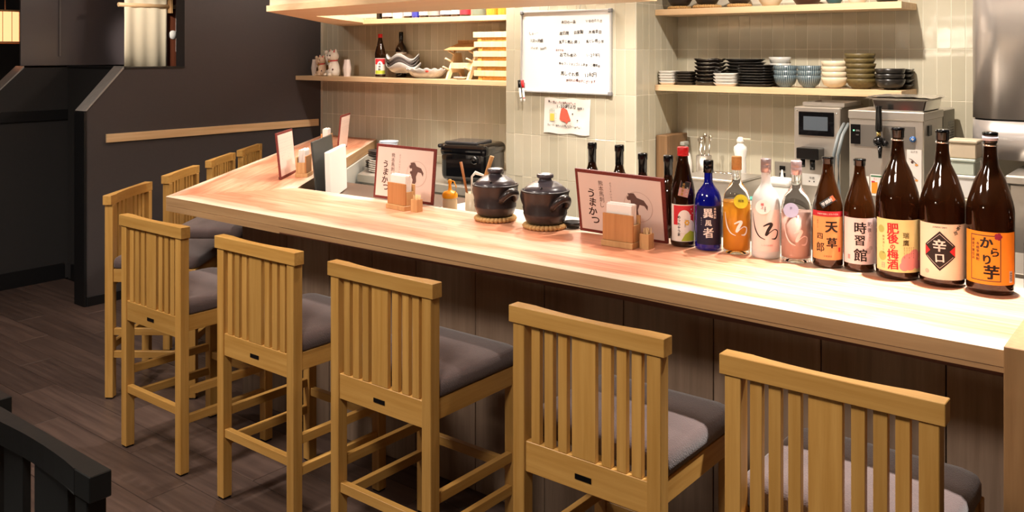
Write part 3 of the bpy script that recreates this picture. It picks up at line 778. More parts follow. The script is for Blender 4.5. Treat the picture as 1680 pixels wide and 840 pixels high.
# --- 900 ml bottles -----------------------------------------------------------
t = bottle('shochu_bottle', 'small brown bottle, pale pink label with three large black vertical characters', -0.774, 2.507, 0.303, 0.0410, 0.0138, 'mid', M_amberb)
crown(t, 0.303, 0.0138, M_capb, 0.935, 1.2, False)
lb = wrap(t, 0.0410, 0.022, 0.146, -1.2, 1.25, mat('label_pale_pink', rgb(238, 218, 216), 0.6))
Ink().text(0.002, 0.120, '時', 0.033, 0, 0.035).text(0.0, 0.086, '習', 0.030, 0, 0.035).text(0.002, 0.047, '館', 0.036, 0, 0.03).cyl(0.0410, 'lettering', M_ink, lb, 0.001)
Ink().vtext(0.026, 0.130, '肥後', 0.0125, 0.015, 0.01).cyl(0.0410, 'small_lettering', M_inkb, lb, 0.001)
Ink().vtext(0.027, 0.102, '米焼酎', 0.006, 0.008).disc(0.030, 0.066, 0.006).disc(0.022, 0.058, 0.008).cyl(0.0410, 'faint_print', mat('ink_faint', rgb(206, 186, 184), 0.7), lb, 0.0009)
Ink().rect(-0.032, 0.034, -0.025, 0.046).cyl(0.0410, 'seal', M_inkp, lb, 0.001)
t = bottle('shochu_bottle', 'small brown bottle, orange-tan label under a red band, slanted neck sticker', -0.857, 2.496, 0.303, 0.0410, 0.0138, 'mid', M_amberb)
crown(t, 0.303, 0.0138, M_capb, 0.935, 1.2, False)
lb = wrap(t, 0.0410, 0.024, 0.142, -1.2, 1.2, mat('label_tan', rgb(226, 160, 98), 0.6, var=0.1, bscale=16))
wrap(t, 0.0410, 0.1422, 0.157, -1.2, 1.2, mat('label_red', rgb(186, 36, 50), 0.6), 'red_band')
Ink().text(0, 0.1495, '本格芋焼酎こだわり仕込', 0.0052, 0, 0.02).cyl(0.0410, 'band_lettering', M_inkw, lb, 0.001)
Ink().text(0.010, 0.114, '天', 0.034, 0, 0.05).text(0.011, 0.071, '草', 0.030, 0, 0.045).text(-0.021, 0.088, '四', 0.019, 0, 0.02).text(-0.020, 0.058, '郎', 0.028, 0, 0.02, 0.9).cyl(0.0410, 'lettering', M_ink, lb, 0.001)
Ink().vtext(-0.028, 0.130, 'あまくさ', 0.0055, 0.006).text(0.0, 0.034, '天草酒造', 0.0055).cyl(0.0410, 'small_lettering', M_inkb, lb, 0.001)
Ink().rect(0.029, 0.046, 0.036, 0.058).cyl(0.0410, 'seal', M_inkr, lb, 0.001)
st = MB().prism([(-0.029, -0.009), (0.013, -0.009), (0.013, 0.009), (-0.029, 0.009)], -0.0005, 0.0005, axis='y')
st = st.obj('neck_sticker', mat('sticker_black', rgb(30, 26, 24), 0.5), t)
st.location = (0.006, -0.0392, 0.188); st.rotation_euler = (-0.33, -0.62, 0)
Ink().text(-0.010, 0, '芋焼酎', 0.011, 0, 0.04).flat(FRONT, 'sticker_lettering', M_inkw, st, 0.0009)
Ink().rect(0.003, -0.007, 0.0128, 0.007).flat(FRONT, 'orange_patch', mat('ink_hot_orange', rgb(226, 90, 40), 0.5), st, 0.0009)
# --- 720 ml clear and frosted bottles -----------------------------------------
def shiro(ink, s=1.0, dx=0.0, dy=0.0):
    c = lambda p: (p[0]*s+dx, p[1]*s+dy)
    ink.stroke([c(p) for p in ((-0.036, 0.040), (-0.0325, 0.020), (-0.027, 0.002), (-0.017, -0.012), (-0.004, -0.018))], [0.0012, 0.003, 0.0045, 0.0035, 0.0015])
    ink.stroke([c(p) for p in ((-0.008, 0.012), (0.004, 0.018), (0.010, 0.0165), (0.003, 0.004), (-0.002, -0.008), (0.007, -0.001), (0.017, 0.005), (0.0255, 0.001), (0.0245, -0.009), (0.019, -0.016), (0.010, -0.016))], [0.003, 0.006, 0.009, 0.009, 0.006, 0.0025, 0.0025, 0.0035, 0.0045, 0.005, 0.0012])
    return ink
t = bottle('rice_spirit_bottle', 'clear bottle of amber liquor with yellow round tag and cork coloured cap', -1.124, 2.490, 0.285, 0.0395, 0.0125, 'round', M_glass, turn=0.0)
MB().lathe([(0, 0.010), (0.032, 0.011), (0.0375, 0.020), (0.0375, 0.152), (0.0, 0.1525)], 36).obj('liquor', M_amber, t)
screw(t, 0.285, 0.0125, M_cork, 0.86, 1.18)
shiro(Ink(), 1.12, 0.002, 0.078).cyl(0.0395, 'lettering', M_inkw, t, 0.0006)
tg = MB().lathe([(0, 0), (0.0205, 0), (0.0205, 0.001), (0, 0.001)], 32, smooth=False, M=Matrix.Translation((0.012, -0.0402, 0.158)) @ Matrix.Rotation(PI/2-0.12, 4, 'X')).obj('round_tag', mat('tag_yellow', rgb(206, 196, 40), 0.6, var=0.25, bscale=120), t)
Ink().text(0.012, 0.160, '梅酒', 0.008, 0, 0.03).flat(Matrix.Translation((0, -0.0420, 0)) @ FRONT, 'tag_lettering', M_inkb, tg, 0.003)
t = bottle('rice_spirit_bottle', 'frosted white bottle with bold black brush characters and white round tag', -1.035, 2.493, 0.285, 0.0410, 0.0130, 'round', M_frost)
screw(t, 0.285, 0.013, mat('cap_pewter', rgb(176, 160, 160), 0.35, 0.6), 0.86, 1.15)
lb = wrap(t, 0.0410, 0.022, 0.142, -1.0, 1.15, mat('label_blush', rgb(240, 218, 210), 0.5), off=0.0004)
shiro(Ink(), 1.25, 0.003, 0.080).cyl(0.0410, 'lettering', M_ink, lb, 0.0009)
Ink().text(0.004, 0.041, 'しろの米焼酎', 0.0055).cyl(0.0410, 'small_lettering', M_inkp, lb, 0.0009)
tg = MB().lathe([(0, 0), (0.0205, 0), (0.0205, 0.001), (0, 0.001)], 32, smooth=False, M=Matrix.Translation((-0.008, -0.0420, 0.150)) @ Matrix.Rotation(PI/2-0.1, 4, 'X')).obj('round_tag', M_paper, t)
Ink().vtext(-0.010, 0.158, '極上', 0.009, 0.009, 0.03).flat(Matrix.Translation((0, -0.0440, 0)) @ FRONT, 'tag_lettering', M_inkr, tg, 0.002)
Ink().vtext(-0.002, 0.150, '米焼酎', 0.0045, 0.005, 0.03).flat(Matrix.Translation((0, -0.0440, 0)) @ FRONT, 'tag_print', M_ink, tg, 0.002)
t = bottle('rice_spirit_bottle', 'clear bottle with rose label, pale brush characters and lavender round tag', -0.946, 2.495, 0.285, 0.0410, 0.0130, 'round', M_glass)
screw(t, 0.285, 0.013, mat('cap_rose_pewter', rgb(198, 176, 178), 0.35, 0.5), 0.86, 1.15)
MB().lathe([(0, 0.012), (0.033, 0.013), (0.0390, 0.022), (0.0390, 0.142), (0, 0.1425)], 36).obj('rose_label_lining', mat('rose_lining', rgb(216, 172, 156), 0.5, trans=0.15), t)
shiro(Ink(), 1.12, 0.003, 0.072).cyl(0.0410, 'lettering', mat('ink_pale_pink', rgb(244, 214, 208), 0.5), t, 0.0006)
tg = MB().lathe([(0, 0), (0.0205, 0), (0.0205, 0.001), (0, 0.001)], 32, smooth=False, M=Matrix.Translation((-0.014, -0.0418, 0.150)) @ Matrix.Rotation(PI/2-0.12, 4, 'X')).obj('round_tag', mat('tag_lavender', rgb(176, 178, 206), 0.5), t)
Ink().text(-0.014, 0.156, '夢', 0.008).flat(Matrix.Translation((0, -0.0420, 0)) @ FRONT, 'tag_lettering', mat('ink_slate', rgb(120, 120, 160), 0.6), tg, 0.003)
t = bottle('shochu_bottle', 'cobalt blue bottle with black cap and white vertical characters', -1.212, 2.484, 0.268, 0.0400, 0.0125, 'round', M_blueg)
screw(t, 0.268, 0.0125, M_blkp, 0.86, 1.2)
lb = wrap(t, 0.0400, 0.020, 0.135, -1.0, 1.15, mat('label_navy', rgb(24, 24, 52), 0.5), off=0.0004)
Ink().text(-0.001, 0.114, '異', 0.030, 0.05, 0.05).text(0.0, 0.085, '風', 0.020, 0.0, 0.03).text(0.0, 0.056, '者', 0.032, 0.05, 0.04).cyl(0.0400, 'lettering', M_inkw, lb, 0.0009)
Ink().vtext(0.0195, 0.127, '本格焼酎', 0.0075, 0.0085, 0.03).vtext(-0.021, 0.098, 'ひのくに', 0.004, 0.006).cyl(0.0400, 'small_lettering', M_inkw, lb, 0.0009)
# red capped bottle behind the menu
t = bottle('shochu_bottle', 'brown bottle with red cap and red, white and green picture label beside the menu', -1.297, 2.484, 0.302, 0.0375, 0.0145, 'mid', M_brown)
screw(t, 0.302, 0.0145, mat('cap_red', rgb(200, 30, 34), 0.4), 0.91, 1.2)
lb = wrap(t, 0.0375, 0.018, 0.130, -1.1, 1.1, mat('label_white', rgb(236, 228, 218), 0.6))
Ink().rect(-0.030, 0.068, 0.037, 0.127).cyl(0.0375, 'red_print', M_inkr, lb, 0.0008)
Ink().disc(0.004, 0.088, 0.020, 24, 0.026).disc(0.022, 0.070, 0.014).rect(-0.016, 0.045, 0.016, 0.088).disc(0.026, 0.116, 0.002).disc(0.031, 0.104, 0.002).disc(0.024, 0.098, 0.0015).cyl(0.0375, 'white_print', M_inkw, lb, 0.0011)
Ink().poly([(-0.005, 0.020), (0.037, 0.020), (0.037, 0.046), (0.022, 0.052), (0.006, 0.040)]).cyl(0.0375, 'green_print', mat('ink_lime', rgb(176, 192, 60), 0.6), lb, 0.0012)
k = Ink()
for a in range(6): k.disc(0.012+0.005*math.cos(a*1.047), 0.076+0.006*math.sin(a*1.047), 0.003, 8)
k.cyl(0.0375, 'yellow_flower', mat('ink_yellow', rgb(230, 180, 50), 0.6), lb, 0.0013)
Ink().vtext(-0.012, 0.092, 'めっちゃうま', 0.0105, 0.0105, 0.04).cyl(0.0375, 'lettering', M_ink, lb, 0.0013)
nt_ = MB().box((0, 0, 0), (0.030, 0.0008, 0.048)).obj('neck_tag', mat('tag_dark_pink', rgb(190, 140, 132), 0.6), t)
nt_.location = (0.004, -0.036, 0.178); nt_.rotation_euler = (-0.35, 0.22, 0)
Ink().rect(-0.014, 0.002, 0.014, 0.0235).flat(FRONT, 'dark_print', M_ink, nt_, 0.0007)
Ink().vtext(-0.004, 0.014, '金賞受賞', 0.0085, 0.0105, 0.04).flat(FRONT, 'gold_lettering', mat('ink_gold', rgb(206, 160, 80), 0.5), nt_, 0.0011)
Ink().vtext(0.009, 0.004, '限定品', 0.006, 0.008, 0.02).flat(FRONT, 'white_lettering', M_inkw, nt_, 0.0011)
# four dark capped bottles standing behind the menu, on the inner ledge
G = 'dark capped bottles behind the menu'
LZ = 0.80
for i, (u_x, yy, hh, lab) in enumerate(((-1.742, 2.655, 0.344, 'black capped dark bottle behind the menu, leftmost and tallest of four'), (-1.630, 2.655, 0.343, 'black capped dark bottle behind the menu, second from the left of four'),
                                   (-1.532, 2.645, 0.322, 'black capped dark bottle behind the menu, third from the left of four'), (-1.432, 2.640, 0.322, 'black capped dark bottle behind the menu, rightmost of four'))):
    t = bottle('wine_bottle', lab, u_x, yy, hh, 0.037, 0.0135, 'wine', M_brown, G, z=LZ)
    MB().lathe([(0.0138, hh*0.80), (0.0142, hh*0.80), (0.0146, hh*0.93), (0.0165, hh*0.935), (0.0165, hh*0.985), (0.015, hh*1.0), (0, hh)], 28).obj('foil_cap', M_blkp, t)

# ================================================================== MENUS AND NAPKIN HOLDERS
def menu(label, loc, rz, lean, roll, W=0.315, H=0.215, writing=True, small=False):
    t = thing('menu_board', label, 'menu', loc, rz, 'menus standing on the counter')
    T = Matrix.Rotation(-lean, 4, 'X') @ Matrix.Rotation(roll, 4, 'Y')
    MB().box((0, 0, H/2), (W, 0.008, H), 0.001, M=T).obj('border', M_menub, t)
    MB().box((0, -0.0045, H/2), (W-0.022, 0.0012, H-0.022), M=T).obj('sheet', M_menu, t)
    MB().box((0, 0.006, 0.006), (W*0.96, 0.004, 0.012), M=T).obj('dark_back', M_blkp, t)
    F = T @ Matrix.Translation((0, -0.0051, H/2)) @ FRONT
    if writing:
        k = Ink()
        for ch, dx, z in (('う', 0.000, 0.030), ('ま', 0.004, 0.000), ('か', 0.002, -0.032), ('つ', 0.008, -0.062)):
            k.text(-W/2+0.055+dx, z, ch, 0.033, -0.15, 0.03)
        k.vtext(-W/2+0.093, 0.068, '熊本馬刺し', 0.019, 0.0185, 0.0)
        k.flat(F, 'lettering', M_inkb, t, 0.0004)
        Ink().vtext(-W/2+0.128, 0.072, 'ようこそいらっしゃい', 0.0085, 0.0095).flat(F, 'small_lettering', M_inkb, t, 0.0004)
        k = Ink().poly([(0.030, 0.046), (0.052, 0.048), (0.062, 0.034), (0.085, 0.028), (0.098, 0.010), (0.096, -0.004), (0.086, 0.010), (0.070, 0.012), (0.062, -0.006), (0.064, -0.026), (0.056, -0.040), (0.044, -0.036), (0.046, -0.020), (0.036, -0.004), (0.040, 0.020)])
        k.disc(0.033, 0.030, 0.007).disc(0.031, -0.012, 0.006).disc(0.036, 0.008, 0.006).disc(0.026, -0.024, 0.004)
        k.flat(F, 'horse_emblem', mat('ink_umber', rgb(104, 74, 66), 0.7), t, 0.0004)
        Ink().ring(0.064, 0.004, 0.050, 0.0012, 40).flat(F, 'emblem_circle', mat('ink_tan', rgb(186, 150, 134), 0.7), t, 0.0004)
    elif small:
        k = Ink()
        for i in range(9): k.vtext(-W/2+0.03+i*0.026, 0.07, '馬刺し盛合わせ焼酎'[:5+(i*3) % 4], 0.008, 0.0125)
        k.flat(F, 'lettering', M_inkg, t, 0.0004)
    return t
def holder(label, loc, rz, tooth=True, tl=None):
    t = thing('napkin_holder', label, 'napkin holder', loc, rz, 'wooden napkin holders on the counter')
    W, D, H = 0.106, 0.050, 0.100
    MB().box2((-W/2-0.002, -D-0.006, 0), (W/2+0.002, 0.004, 0.018), 0.001).obj('base', M_palez, t)
    MB().box2((-W/2, -D, 0.0183), (W/2, -D+0.007, H), 0.001).obj('front_board', wood('holder_front_wood', rgb(196, 140, 88), rgb(178, 122, 72), axis=2, rough=0.5, objvar=0.03), t)
    MB().box2((-W/2, -0.007, 0.0183), (W/2, 0, H-0.004), 0.001).obj('back_board', M_palez, t)
    MB().box2((W/2-0.006, -D+0.0075, 0.0183), (W/2, -0.0075, H-0.03), 0.001).obj('side_board', M_palez, t)
    MB().box2((-W/2, -D+0.0075, 0.0183), (-W/2+0.006, -0.0075, H-0.03), 0.001).obj('side_board', M_palez, t)
    n = thing('napkin_stack', 'white paper napkins standing in the ' + label.split(',')[0].replace('wooden ', ''), 'napkins', loc, rz, 'napkins in the holders')
    b = MB()
    for i in range(7):
        b.box2((-W/2+0.008+0.0008*(i % 3), -D+0.009+i*0.0045, 0.0188), (W/2-0.009+0.001*(i % 2), -D+0.0125+i*0.0045, 0.128+0.002*((i*5) % 3)), 0.0012)
    b.obj('napkins', M_tissue, n)
    return t
def toothpicks(label, loc, rz=0):
    t = thing('toothpick_cup', label, 'toothpick holder', loc, rz, 'toothpick holders on the counter')
    b = MB()
    w_ = 0.0155; q = 0.0025
    b.box2((-w_, -w_, 0), (w_, w_, 0.003)).box2((-w_, -w_, 0.0031), (w_, -w_+q, 0.046)).box2((-w_, w_-q, 0.0031), (w_, w_, 0.046)).box2((-w_, -w_+q, 0.0031), (-w_+q, w_-q, 0.046)).box2((w_-q, -w_+q, 0.0031), (w_, w_-q, 0.046))
    b.obj('cup', M_palez, t)
    b = MB(); random.seed(3)
    for i in range(26):
        a = random.uniform(-0.010, 0.010); c = random.uniform(-0.010, 0.010)
        b.tube([(a*0.8, c*0.8, 0.0035), (a*1.15, c*1.15, 0.060+random.uniform(-.004, .004))], 0.001, 5)
    o = b.obj('toothpicks', mat('toothpick_wood', rgb(222, 184, 134), 0.6), t); o['kind'] = 'stuff'
    return t
# right menu: leans toward the guest side against its holder
menu('large white menu with brown border between the clay pots and the bottles', (-1.499, 2.466, ZC+0.003), 0.06, -0.22, 0.03)
holder('wooden napkin holder in front of the right menu, beside the bottles', (-1.440, 2.383, ZC+0.0003), 0.02)
toothpicks('square wooden toothpick cup right of the right napkin holder', (-1.360, 2.372, ZC+0.0003))
menu('large white menu with brown border left of the yellow squeeze bottle', (-2.545, 2.515, ZC+0.003), 0.10, 0.08, 0.02, 0.305, 0.218)
holder('wooden napkin holder in front of the middle menu, left of the clay pots', (-2.435, 2.425, ZC+0.0003), -0.10)
toothpicks('square wooden toothpick cup beside the middle napkin holder', (-2.348, 2.392, ZC+0.0003))
menu('narrow looking menu turned edge-on at the inner corner of the counter', (-3.51, 2.70, ZC+0.003), WA, 0.10, 0.0, 0.28, 0.215, False, True)
holder('wooden napkin holder at the counter corner, against the turned menu', (-3.475, 2.735, ZC+0.0003), WA)
menu('small looking menu standing far back on the side counter', (-4.21, 3.64, ZC+0.003), WA, -0.10, 0.0, 0.27, 0.215, False, True)
holder('wooden napkin holder far back on the side counter', (-4.265, 3.60, ZC+0.0003), WA+PI)

# ================================================================== CLAY POTS
def clay_pot(label, x, y, s, rz):
    t = thing('clay_pot', label, 'pot', (x, y, ZC+0.0185), rz, 'lidded clay pots on straw trivets')
    R = 0.078*s
    prof = [(0, 0), (R*0.72, 0), (R*0.82, 0.008), (R*0.90, 0.026), (R*0.93, 0.034), (R*0.915, 0.036), (R*0.955, 0.054), (R*0.94, 0.057), (R*0.975, 0.078), (R*1.0, 0.100), (R*1.03, 0.106), (R*1.03, 0.110), (R*0.98, 0.111), (R*0.96, 0.104), (R*0.93, 0.098), (R*0.90, 0.06), (0, 0.05)]
    MB().lathe(prof, 48).obj('body', M_pot, t)
    lid = [(R*0.925, 0.1055), (R*0.93, 0.108), (R*0.86, 0.117), (R*0.70, 0.128), (R*0.68, 0.128), (R*0.52, 0.137), (R*0.50, 0.137), (R*0.30, 0.143), (R*0.27, 0.144), (R*0.255, 0.150), (R*0.34, 0.1515), (R*0.36, 0.156), (R*0.355, 0.162), (R*0.30, 0.165), (R*0.22, 0.161), (0, 0.159)]
    ld = MB().lathe(lid, 48).obj('lid', mat('pot_lid_glaze', rgb(70, 65, 72), 0.30, coat=0.3, var=0.15, bscale=50), t)
    MB().lathe([(0, 0), (0.004, 0), (0.004, 0.0015), (0, 0.0015)], 12, M=Matrix.Translation((-0.015, -R*0.775, 0.1235)) @ Matrix.Rotation(0.55, 4, 'X')).obj('steam_hole', M_blkp, ld)
    for a in (-0.95, PI-0.95):
        # loop handle: thick bent strap
        ca, sa = math.cos(a), math.sin(a); pts = []
        for k in range(11):
            th = PI*k/10
            ro = R*0.92 + 0.030*math.sin(th); off = 0.030*math.cos(th)
            pts.append((ca*ro - sa*off, sa*ro + ca*off, 0.058 + 0.036*math.sin(th)))
        MB().tube(pts, [0.010+0.003*math.sin(PI*k/10) for k in range(11)], 12).obj('handle', M_pot, t)
    return t
def straw_trivet(label, x, y, R=0.072, z=ZC, h=0.018, group='straw trivets on the counter'):
    t = thing('straw_trivet', label, 'trivet', (x, y, z+0.0003), 0, group)
    b = bmesh.new()
    n = 30
    for i in range(n):
        a = 2*PI*i/n
        q = bmesh.ops.create_uvsphere(b, u_segments=8, v_segments=6, radius=1.0)
        Mx = Matrix.Rotation(a, 4, 'Z') @ Matrix.Translation((R-0.008, 0, h*0.5)) @ Matrix.Rotation(0.5, 4, 'X') @ Matrix.Diagonal((0.0125, 0.0105, h*0.5, 1))
        bmesh.ops.transform(b, matrix=Mx, verts=q['verts'])
        for v in q['verts']:
            v.co.z = min(max(v.co.z, 0.0), h)
    for rr_ in (R-0.02, R-0.034, R-0.048):
        if rr_ < 0.008: continue
        rings = []
        for i in range(24):
            a = 2*PI*i/24
            rings.append([b.verts.new(((rr_+0.008*math.cos(c))*math.cos(a), (rr_+0.008*math.cos(c))*math.sin(a), h*0.45+h*0.42*math.sin(c))) for c in [2*PI*j/6 for j in range(6)]])
        for i in range(24):
            for j in range(6):
                b.faces.new((rings[i][j], rings[(i+1) % 24][j], rings[(i+1) % 24][(j+1) % 6], rings[i][(j+1) % 6]))
    mm = MB(); mm.b.free(); mm.b = b
    mm.obj('woven_ring', M_straw, t)
    return t
straw_trivet('round plaited straw trivet under the left clay pot', -2.012, 2.445, 0.072)
clay_pot('black lidded clay pot on the left straw trivet', -2.012, 2.445, 1.03, 0.67)
straw_trivet('round plaited straw trivet under the right clay pot', -1.792, 2.440, 0.072)
clay_pot('black lidded clay pot on the right straw trivet', -1.790, 2.440, 1.03, 0.67)
t = thing('sauce_dish', 'small dark glazed dish between the right clay pot and the menu', 'dish', (-1.715, 2.497, ZC+0.0003))
MB().lathe([(0, 0), (0.018, 0), (0.030, 0.012), (0.034, 0.022), (0.031, 0.021), (0.02, 0.008), (0, 0.005)], 28).obj('bowl', M_blkc, t)
# ================================================================== WHITEBOARD AND POSTER ON THE PILLAR
wbd = thing('whiteboard', 'white marker board with grey frame and handwritten menu on the pillar', 'whiteboard', (-2.6625, YP-0.002, 1.466), 0)
WW, WH = 0.569, 0.430
Tb = Matrix.Rotation(0.004, 4, 'Y')
MB().box((0, -0.006, 0), (WW-0.01, 0.008, WH-0.01), M=Tb).obj('panel', mat('whiteboard_white', rgb(240, 240, 238), 0.25), wbd)
M_alu = mat('aluminium_frame', rgb(186, 186, 184), 0.45, 0.2)
fr = MB()
for c, d in (((0, -0.008, WH/2-0.004), (WW, 0.015, 0.009)), ((0, -0.008, -WH/2+0.004), (WW, 0.015, 0.009)), ((-WW/2+0.004, -0.008, 0), (0.009, 0.015, WH-0.0185)), ((WW/2-0.004, -0.008, 0), (0.009, 0.015, WH-0.0185))):
    fr.box(c, d, 0.001, M=Tb)
fr.obj('frame', M_alu, wbd)
for sx in (-1, 1):
    for sz in (-1, 1):
        MB().box((sx*(WW/2-0.007), -0.009, sz*(WH/2-0.007)), (0.021, 0.019, 0.021), 0.004, M=Tb, seg=2).obj('corner_cap', mat('grey_plastic', rgb(128, 128, 130), 0.5), wbd)
for x_ in (-0.105, 0.098):
    MB().tube([(x_-0.006, -0.008, WH/2+0.001), (x_+0.006, -0.004, WH/2+0.05), (x_+0.022, -0.002, WH/2+0.10)], 0.0014, 6).obj('hanging_cord', M_alu, wbd)
F = Tb @ Matrix.Translation((0, -0.0103, 0)) @ FRONT
k = Ink()
def hand(k, x, y, body, size, rot=0.0):
    """hand-written line: every character placed with its own tilt and drop"""
    rnd = random.Random(len(body)*7 + int(abs(x)*1000)); cx = x
    for ch in body:
        if ch != ' ': k.text(cx, y + rnd.uniform(-.003, .003) + (cx-x)*rot, ch, size*rnd.uniform(.85, 1.1), rnd.uniform(-.15, .15), 0.03)
        cx += size*(0.95 if ord(ch) > 255 else 0.6)
hand(k, -0.217, 0.058, 'コスト内盛', 0.0185)
hand(k, 0.067, 0.100, '自家製', 0.021); hand(k, 0.158, 0.102, '木桶金目', 0.021)
hand(k, -0.026, 0.052, '馬すじ煮込(鉄)', 0.0185); hand(k, 0.142, 0.054, '馬ヒレ希少部', 0.0190)
hand(k, -0.018, -0.0155, 'おでん煮込', 0.022); hand(k, 0.140, -0.016, '1,200円', 0.022)
hand(k, -0.028, -0.060, '馬もつ、フタエゴと上赤身・三種盛合', 0.0158, -0.04)
hand(k, -0.012, -0.110, '馬しぐれ煮', 0.024, -0.04); hand(k, 0.130, -0.116, '1280円', 0.024)
k = k.flat(F, 'black_handwriting', M_ink, wbd, 0.0004); k['kind'] = 'stuff'
k = Ink(); hand(k, -0.222, 0.098, 'しろ……', 0.016); hand(k, -0.210, 0.018, 'ハイボ 380円', 0.0165); hand(k, 0.140, 0.158, 'いまのたたき', 0.0175); hand(k, -0.012, 0.155, '本日の一品', 0.019); hand(k, -0.022, 0.098, '本日焼', 0.021)
k = k.flat(F, 'faint_handwriting', M_inkg, wbd, 0.0004); k['kind'] = 'stuff'
k = Ink(); hand(k, -0.048, 0.010, 'おすすめ', 0.013); hand(k, 0.018, -0.146, '売切れの場合がございます', 0.0160, -0.03)
k = k.flat(F, 'red_handwriting', mat('marker_red', rgb(222, 90, 100), 0.6), wbd, 0.0004); k['kind'] = 'stuff'
G = 'marker pens clipped to the whiteboard'
for dx_, m_, lab, c_ in ((0.0, M_blkp, 'white marker pen with black cap at the board\'s lower left', M_ink), (0.022, mat('cap_red', None), 'white marker pen with red cap at the board\'s lower left', M_inkr)):
    p = thing('marker_pen', lab, 'pen', (-2.928+dx_, YP-0.036, 1.20), 0, G)
    Tm = Matrix.Rotation(-0.12, 4, 'Y')
    MB().lathe([(0, 0), (0.0035, 0.002), (0.0055, 0.010), (0.0055, 0.075), (0, 0.0755)], 14, M=Tm).obj('barrel', M_whp, p)
    MB().lathe([(0, 0.0756), (0.0068, 0.0756), (0.0075, 0.085), (0.0085, 0.115), (0, 0.118)], 14, M=Tm).obj('cap', m_, p)
    MB().lathe([(0.0056, 0.018), (0.0058, 0.018), (0.0058, 0.023), (0.0056, 0.023)], 14, M=Tm).obj('colour_band', c_, p)
ph = thing('pen_holder', 'grey clip holder on the whiteboard edge with two pens', 'clip', (-2.936, YP-0.019, 1.288), 0)
MB().box((0.004, -0.009, 0), (0.040, 0.018, 0.030), 0.003).obj('clip', mat('grey_plastic', None), ph)

ps = thing('poster', 'small white paper flyer with beer mug and red meat picture below the whiteboard', 'poster', (-2.650, YP-0.001, 1.132), 0)
b = bmesh.new(); V = {}
nx, ny = 14, 8
for i in range(nx+1):
    for j in range(ny+1):
        x_ = -0.144+0.288*i/nx - 0.008*(1-j/ny); z_ = -0.091+0.183*j/ny + 0.003*math.sin(i*0.9)*(j in (0, ny))
        V[i, j] = b.verts.new((x_, -0.004-0.0025*math.sin(i*0.7)*math.cos(j*0.8), z_))
for i in range(nx):
    for j in range(ny):
        f = b.faces.new((V[i, j], V[i+1, j], V[i+1, j+1], V[i, j+1])); f.smooth = True
mm = MB(); mm.b.free(); mm.b = b; mm.obj('paper', M_paper, ps)
F = Matrix.Translation((0, -0.0075, 0)) @ FRONT
k = Ink(); hand(k, -0.112, 0.074, '旨い!生ビールと馬肉がセットで', 0.0125, -0.05); k.flat(F, 'red_lettering', M_inkr, ps)
k = Ink(); hand(k, -0.060, 0.050, '1,500円より', 0.022); hand(k, 0.068, 0.044, '(税抜)', 0.014); hand(k, -0.118, -0.048, '生ビール、焼酎よりお選び下さい(1杯のみ)', 0.0112, -0.03)
k.disc(0.036, 0.014, 0.004).disc(0.066, -0.018, 0.004); k.flat(F, 'black_lettering', M_ink, ps)
Ink().poly([(-0.035, 0.040), (-0.020, 0.044), (0.002, 0.034), (0.012, 0.010), (0.024, -0.020), (0.006, -0.026), (0.000, -0.038), (-0.010, -0.030), (-0.040, -0.022), (-0.046, -0.014), (-0.042, 0.012)]).flat(F, 'meat_picture', mat('meat_red', rgb(222, 92, 72), 0.7, var=0.3, bscale=90), ps)
Ink().rect(-0.107, -0.026, -0.080, 0.012).flat(F, 'beer_picture', mat('beer_yellow', rgb(240, 196, 84), 0.7), ps, 0.0006)
Ink().frame(-0.110, -0.029, -0.077, 0.030, 0.0016).frame(-0.077, -0.014, -0.066, 0.014, 0.0016).ring(-0.100, 0.030, 0.008, 0.0015, 14).ring(-0.088, 0.032, 0.009, 0.0015, 14).flat(F, 'mug_outline', mat('ink_greygreen', rgb(150, 166, 150), 0.7), ps, 0.001)

# ================================================================== SHELVES
def shelf(label, x0, x1, z):
    t = thing('wall_shelf', label, 'shelf', (x0, 4.0, z))
    MB().box2((0.0005, 0, -0.030), (x1-x0-0.0005, 0.2415, 0), 0.0012).obj('board', M_pale, t)
    return t
shelf('long pale wooden shelf on the left tiled wall, running over the charcoal wall corner', -5.119, -3.0605, 1.30)
shelf('upper left wooden shelf holding a row of liquor bottles', -4.41, -3.0605, 1.68)
shelf('lower right wooden shelf stacked with plates and bowls', -2.2455, -1.061, 1.30)
shelf('upper right wooden shelf with pots on straw trivets', -2.2455, -1.061, 1.68)
SZ, UZ = 1.3003, 1.6803

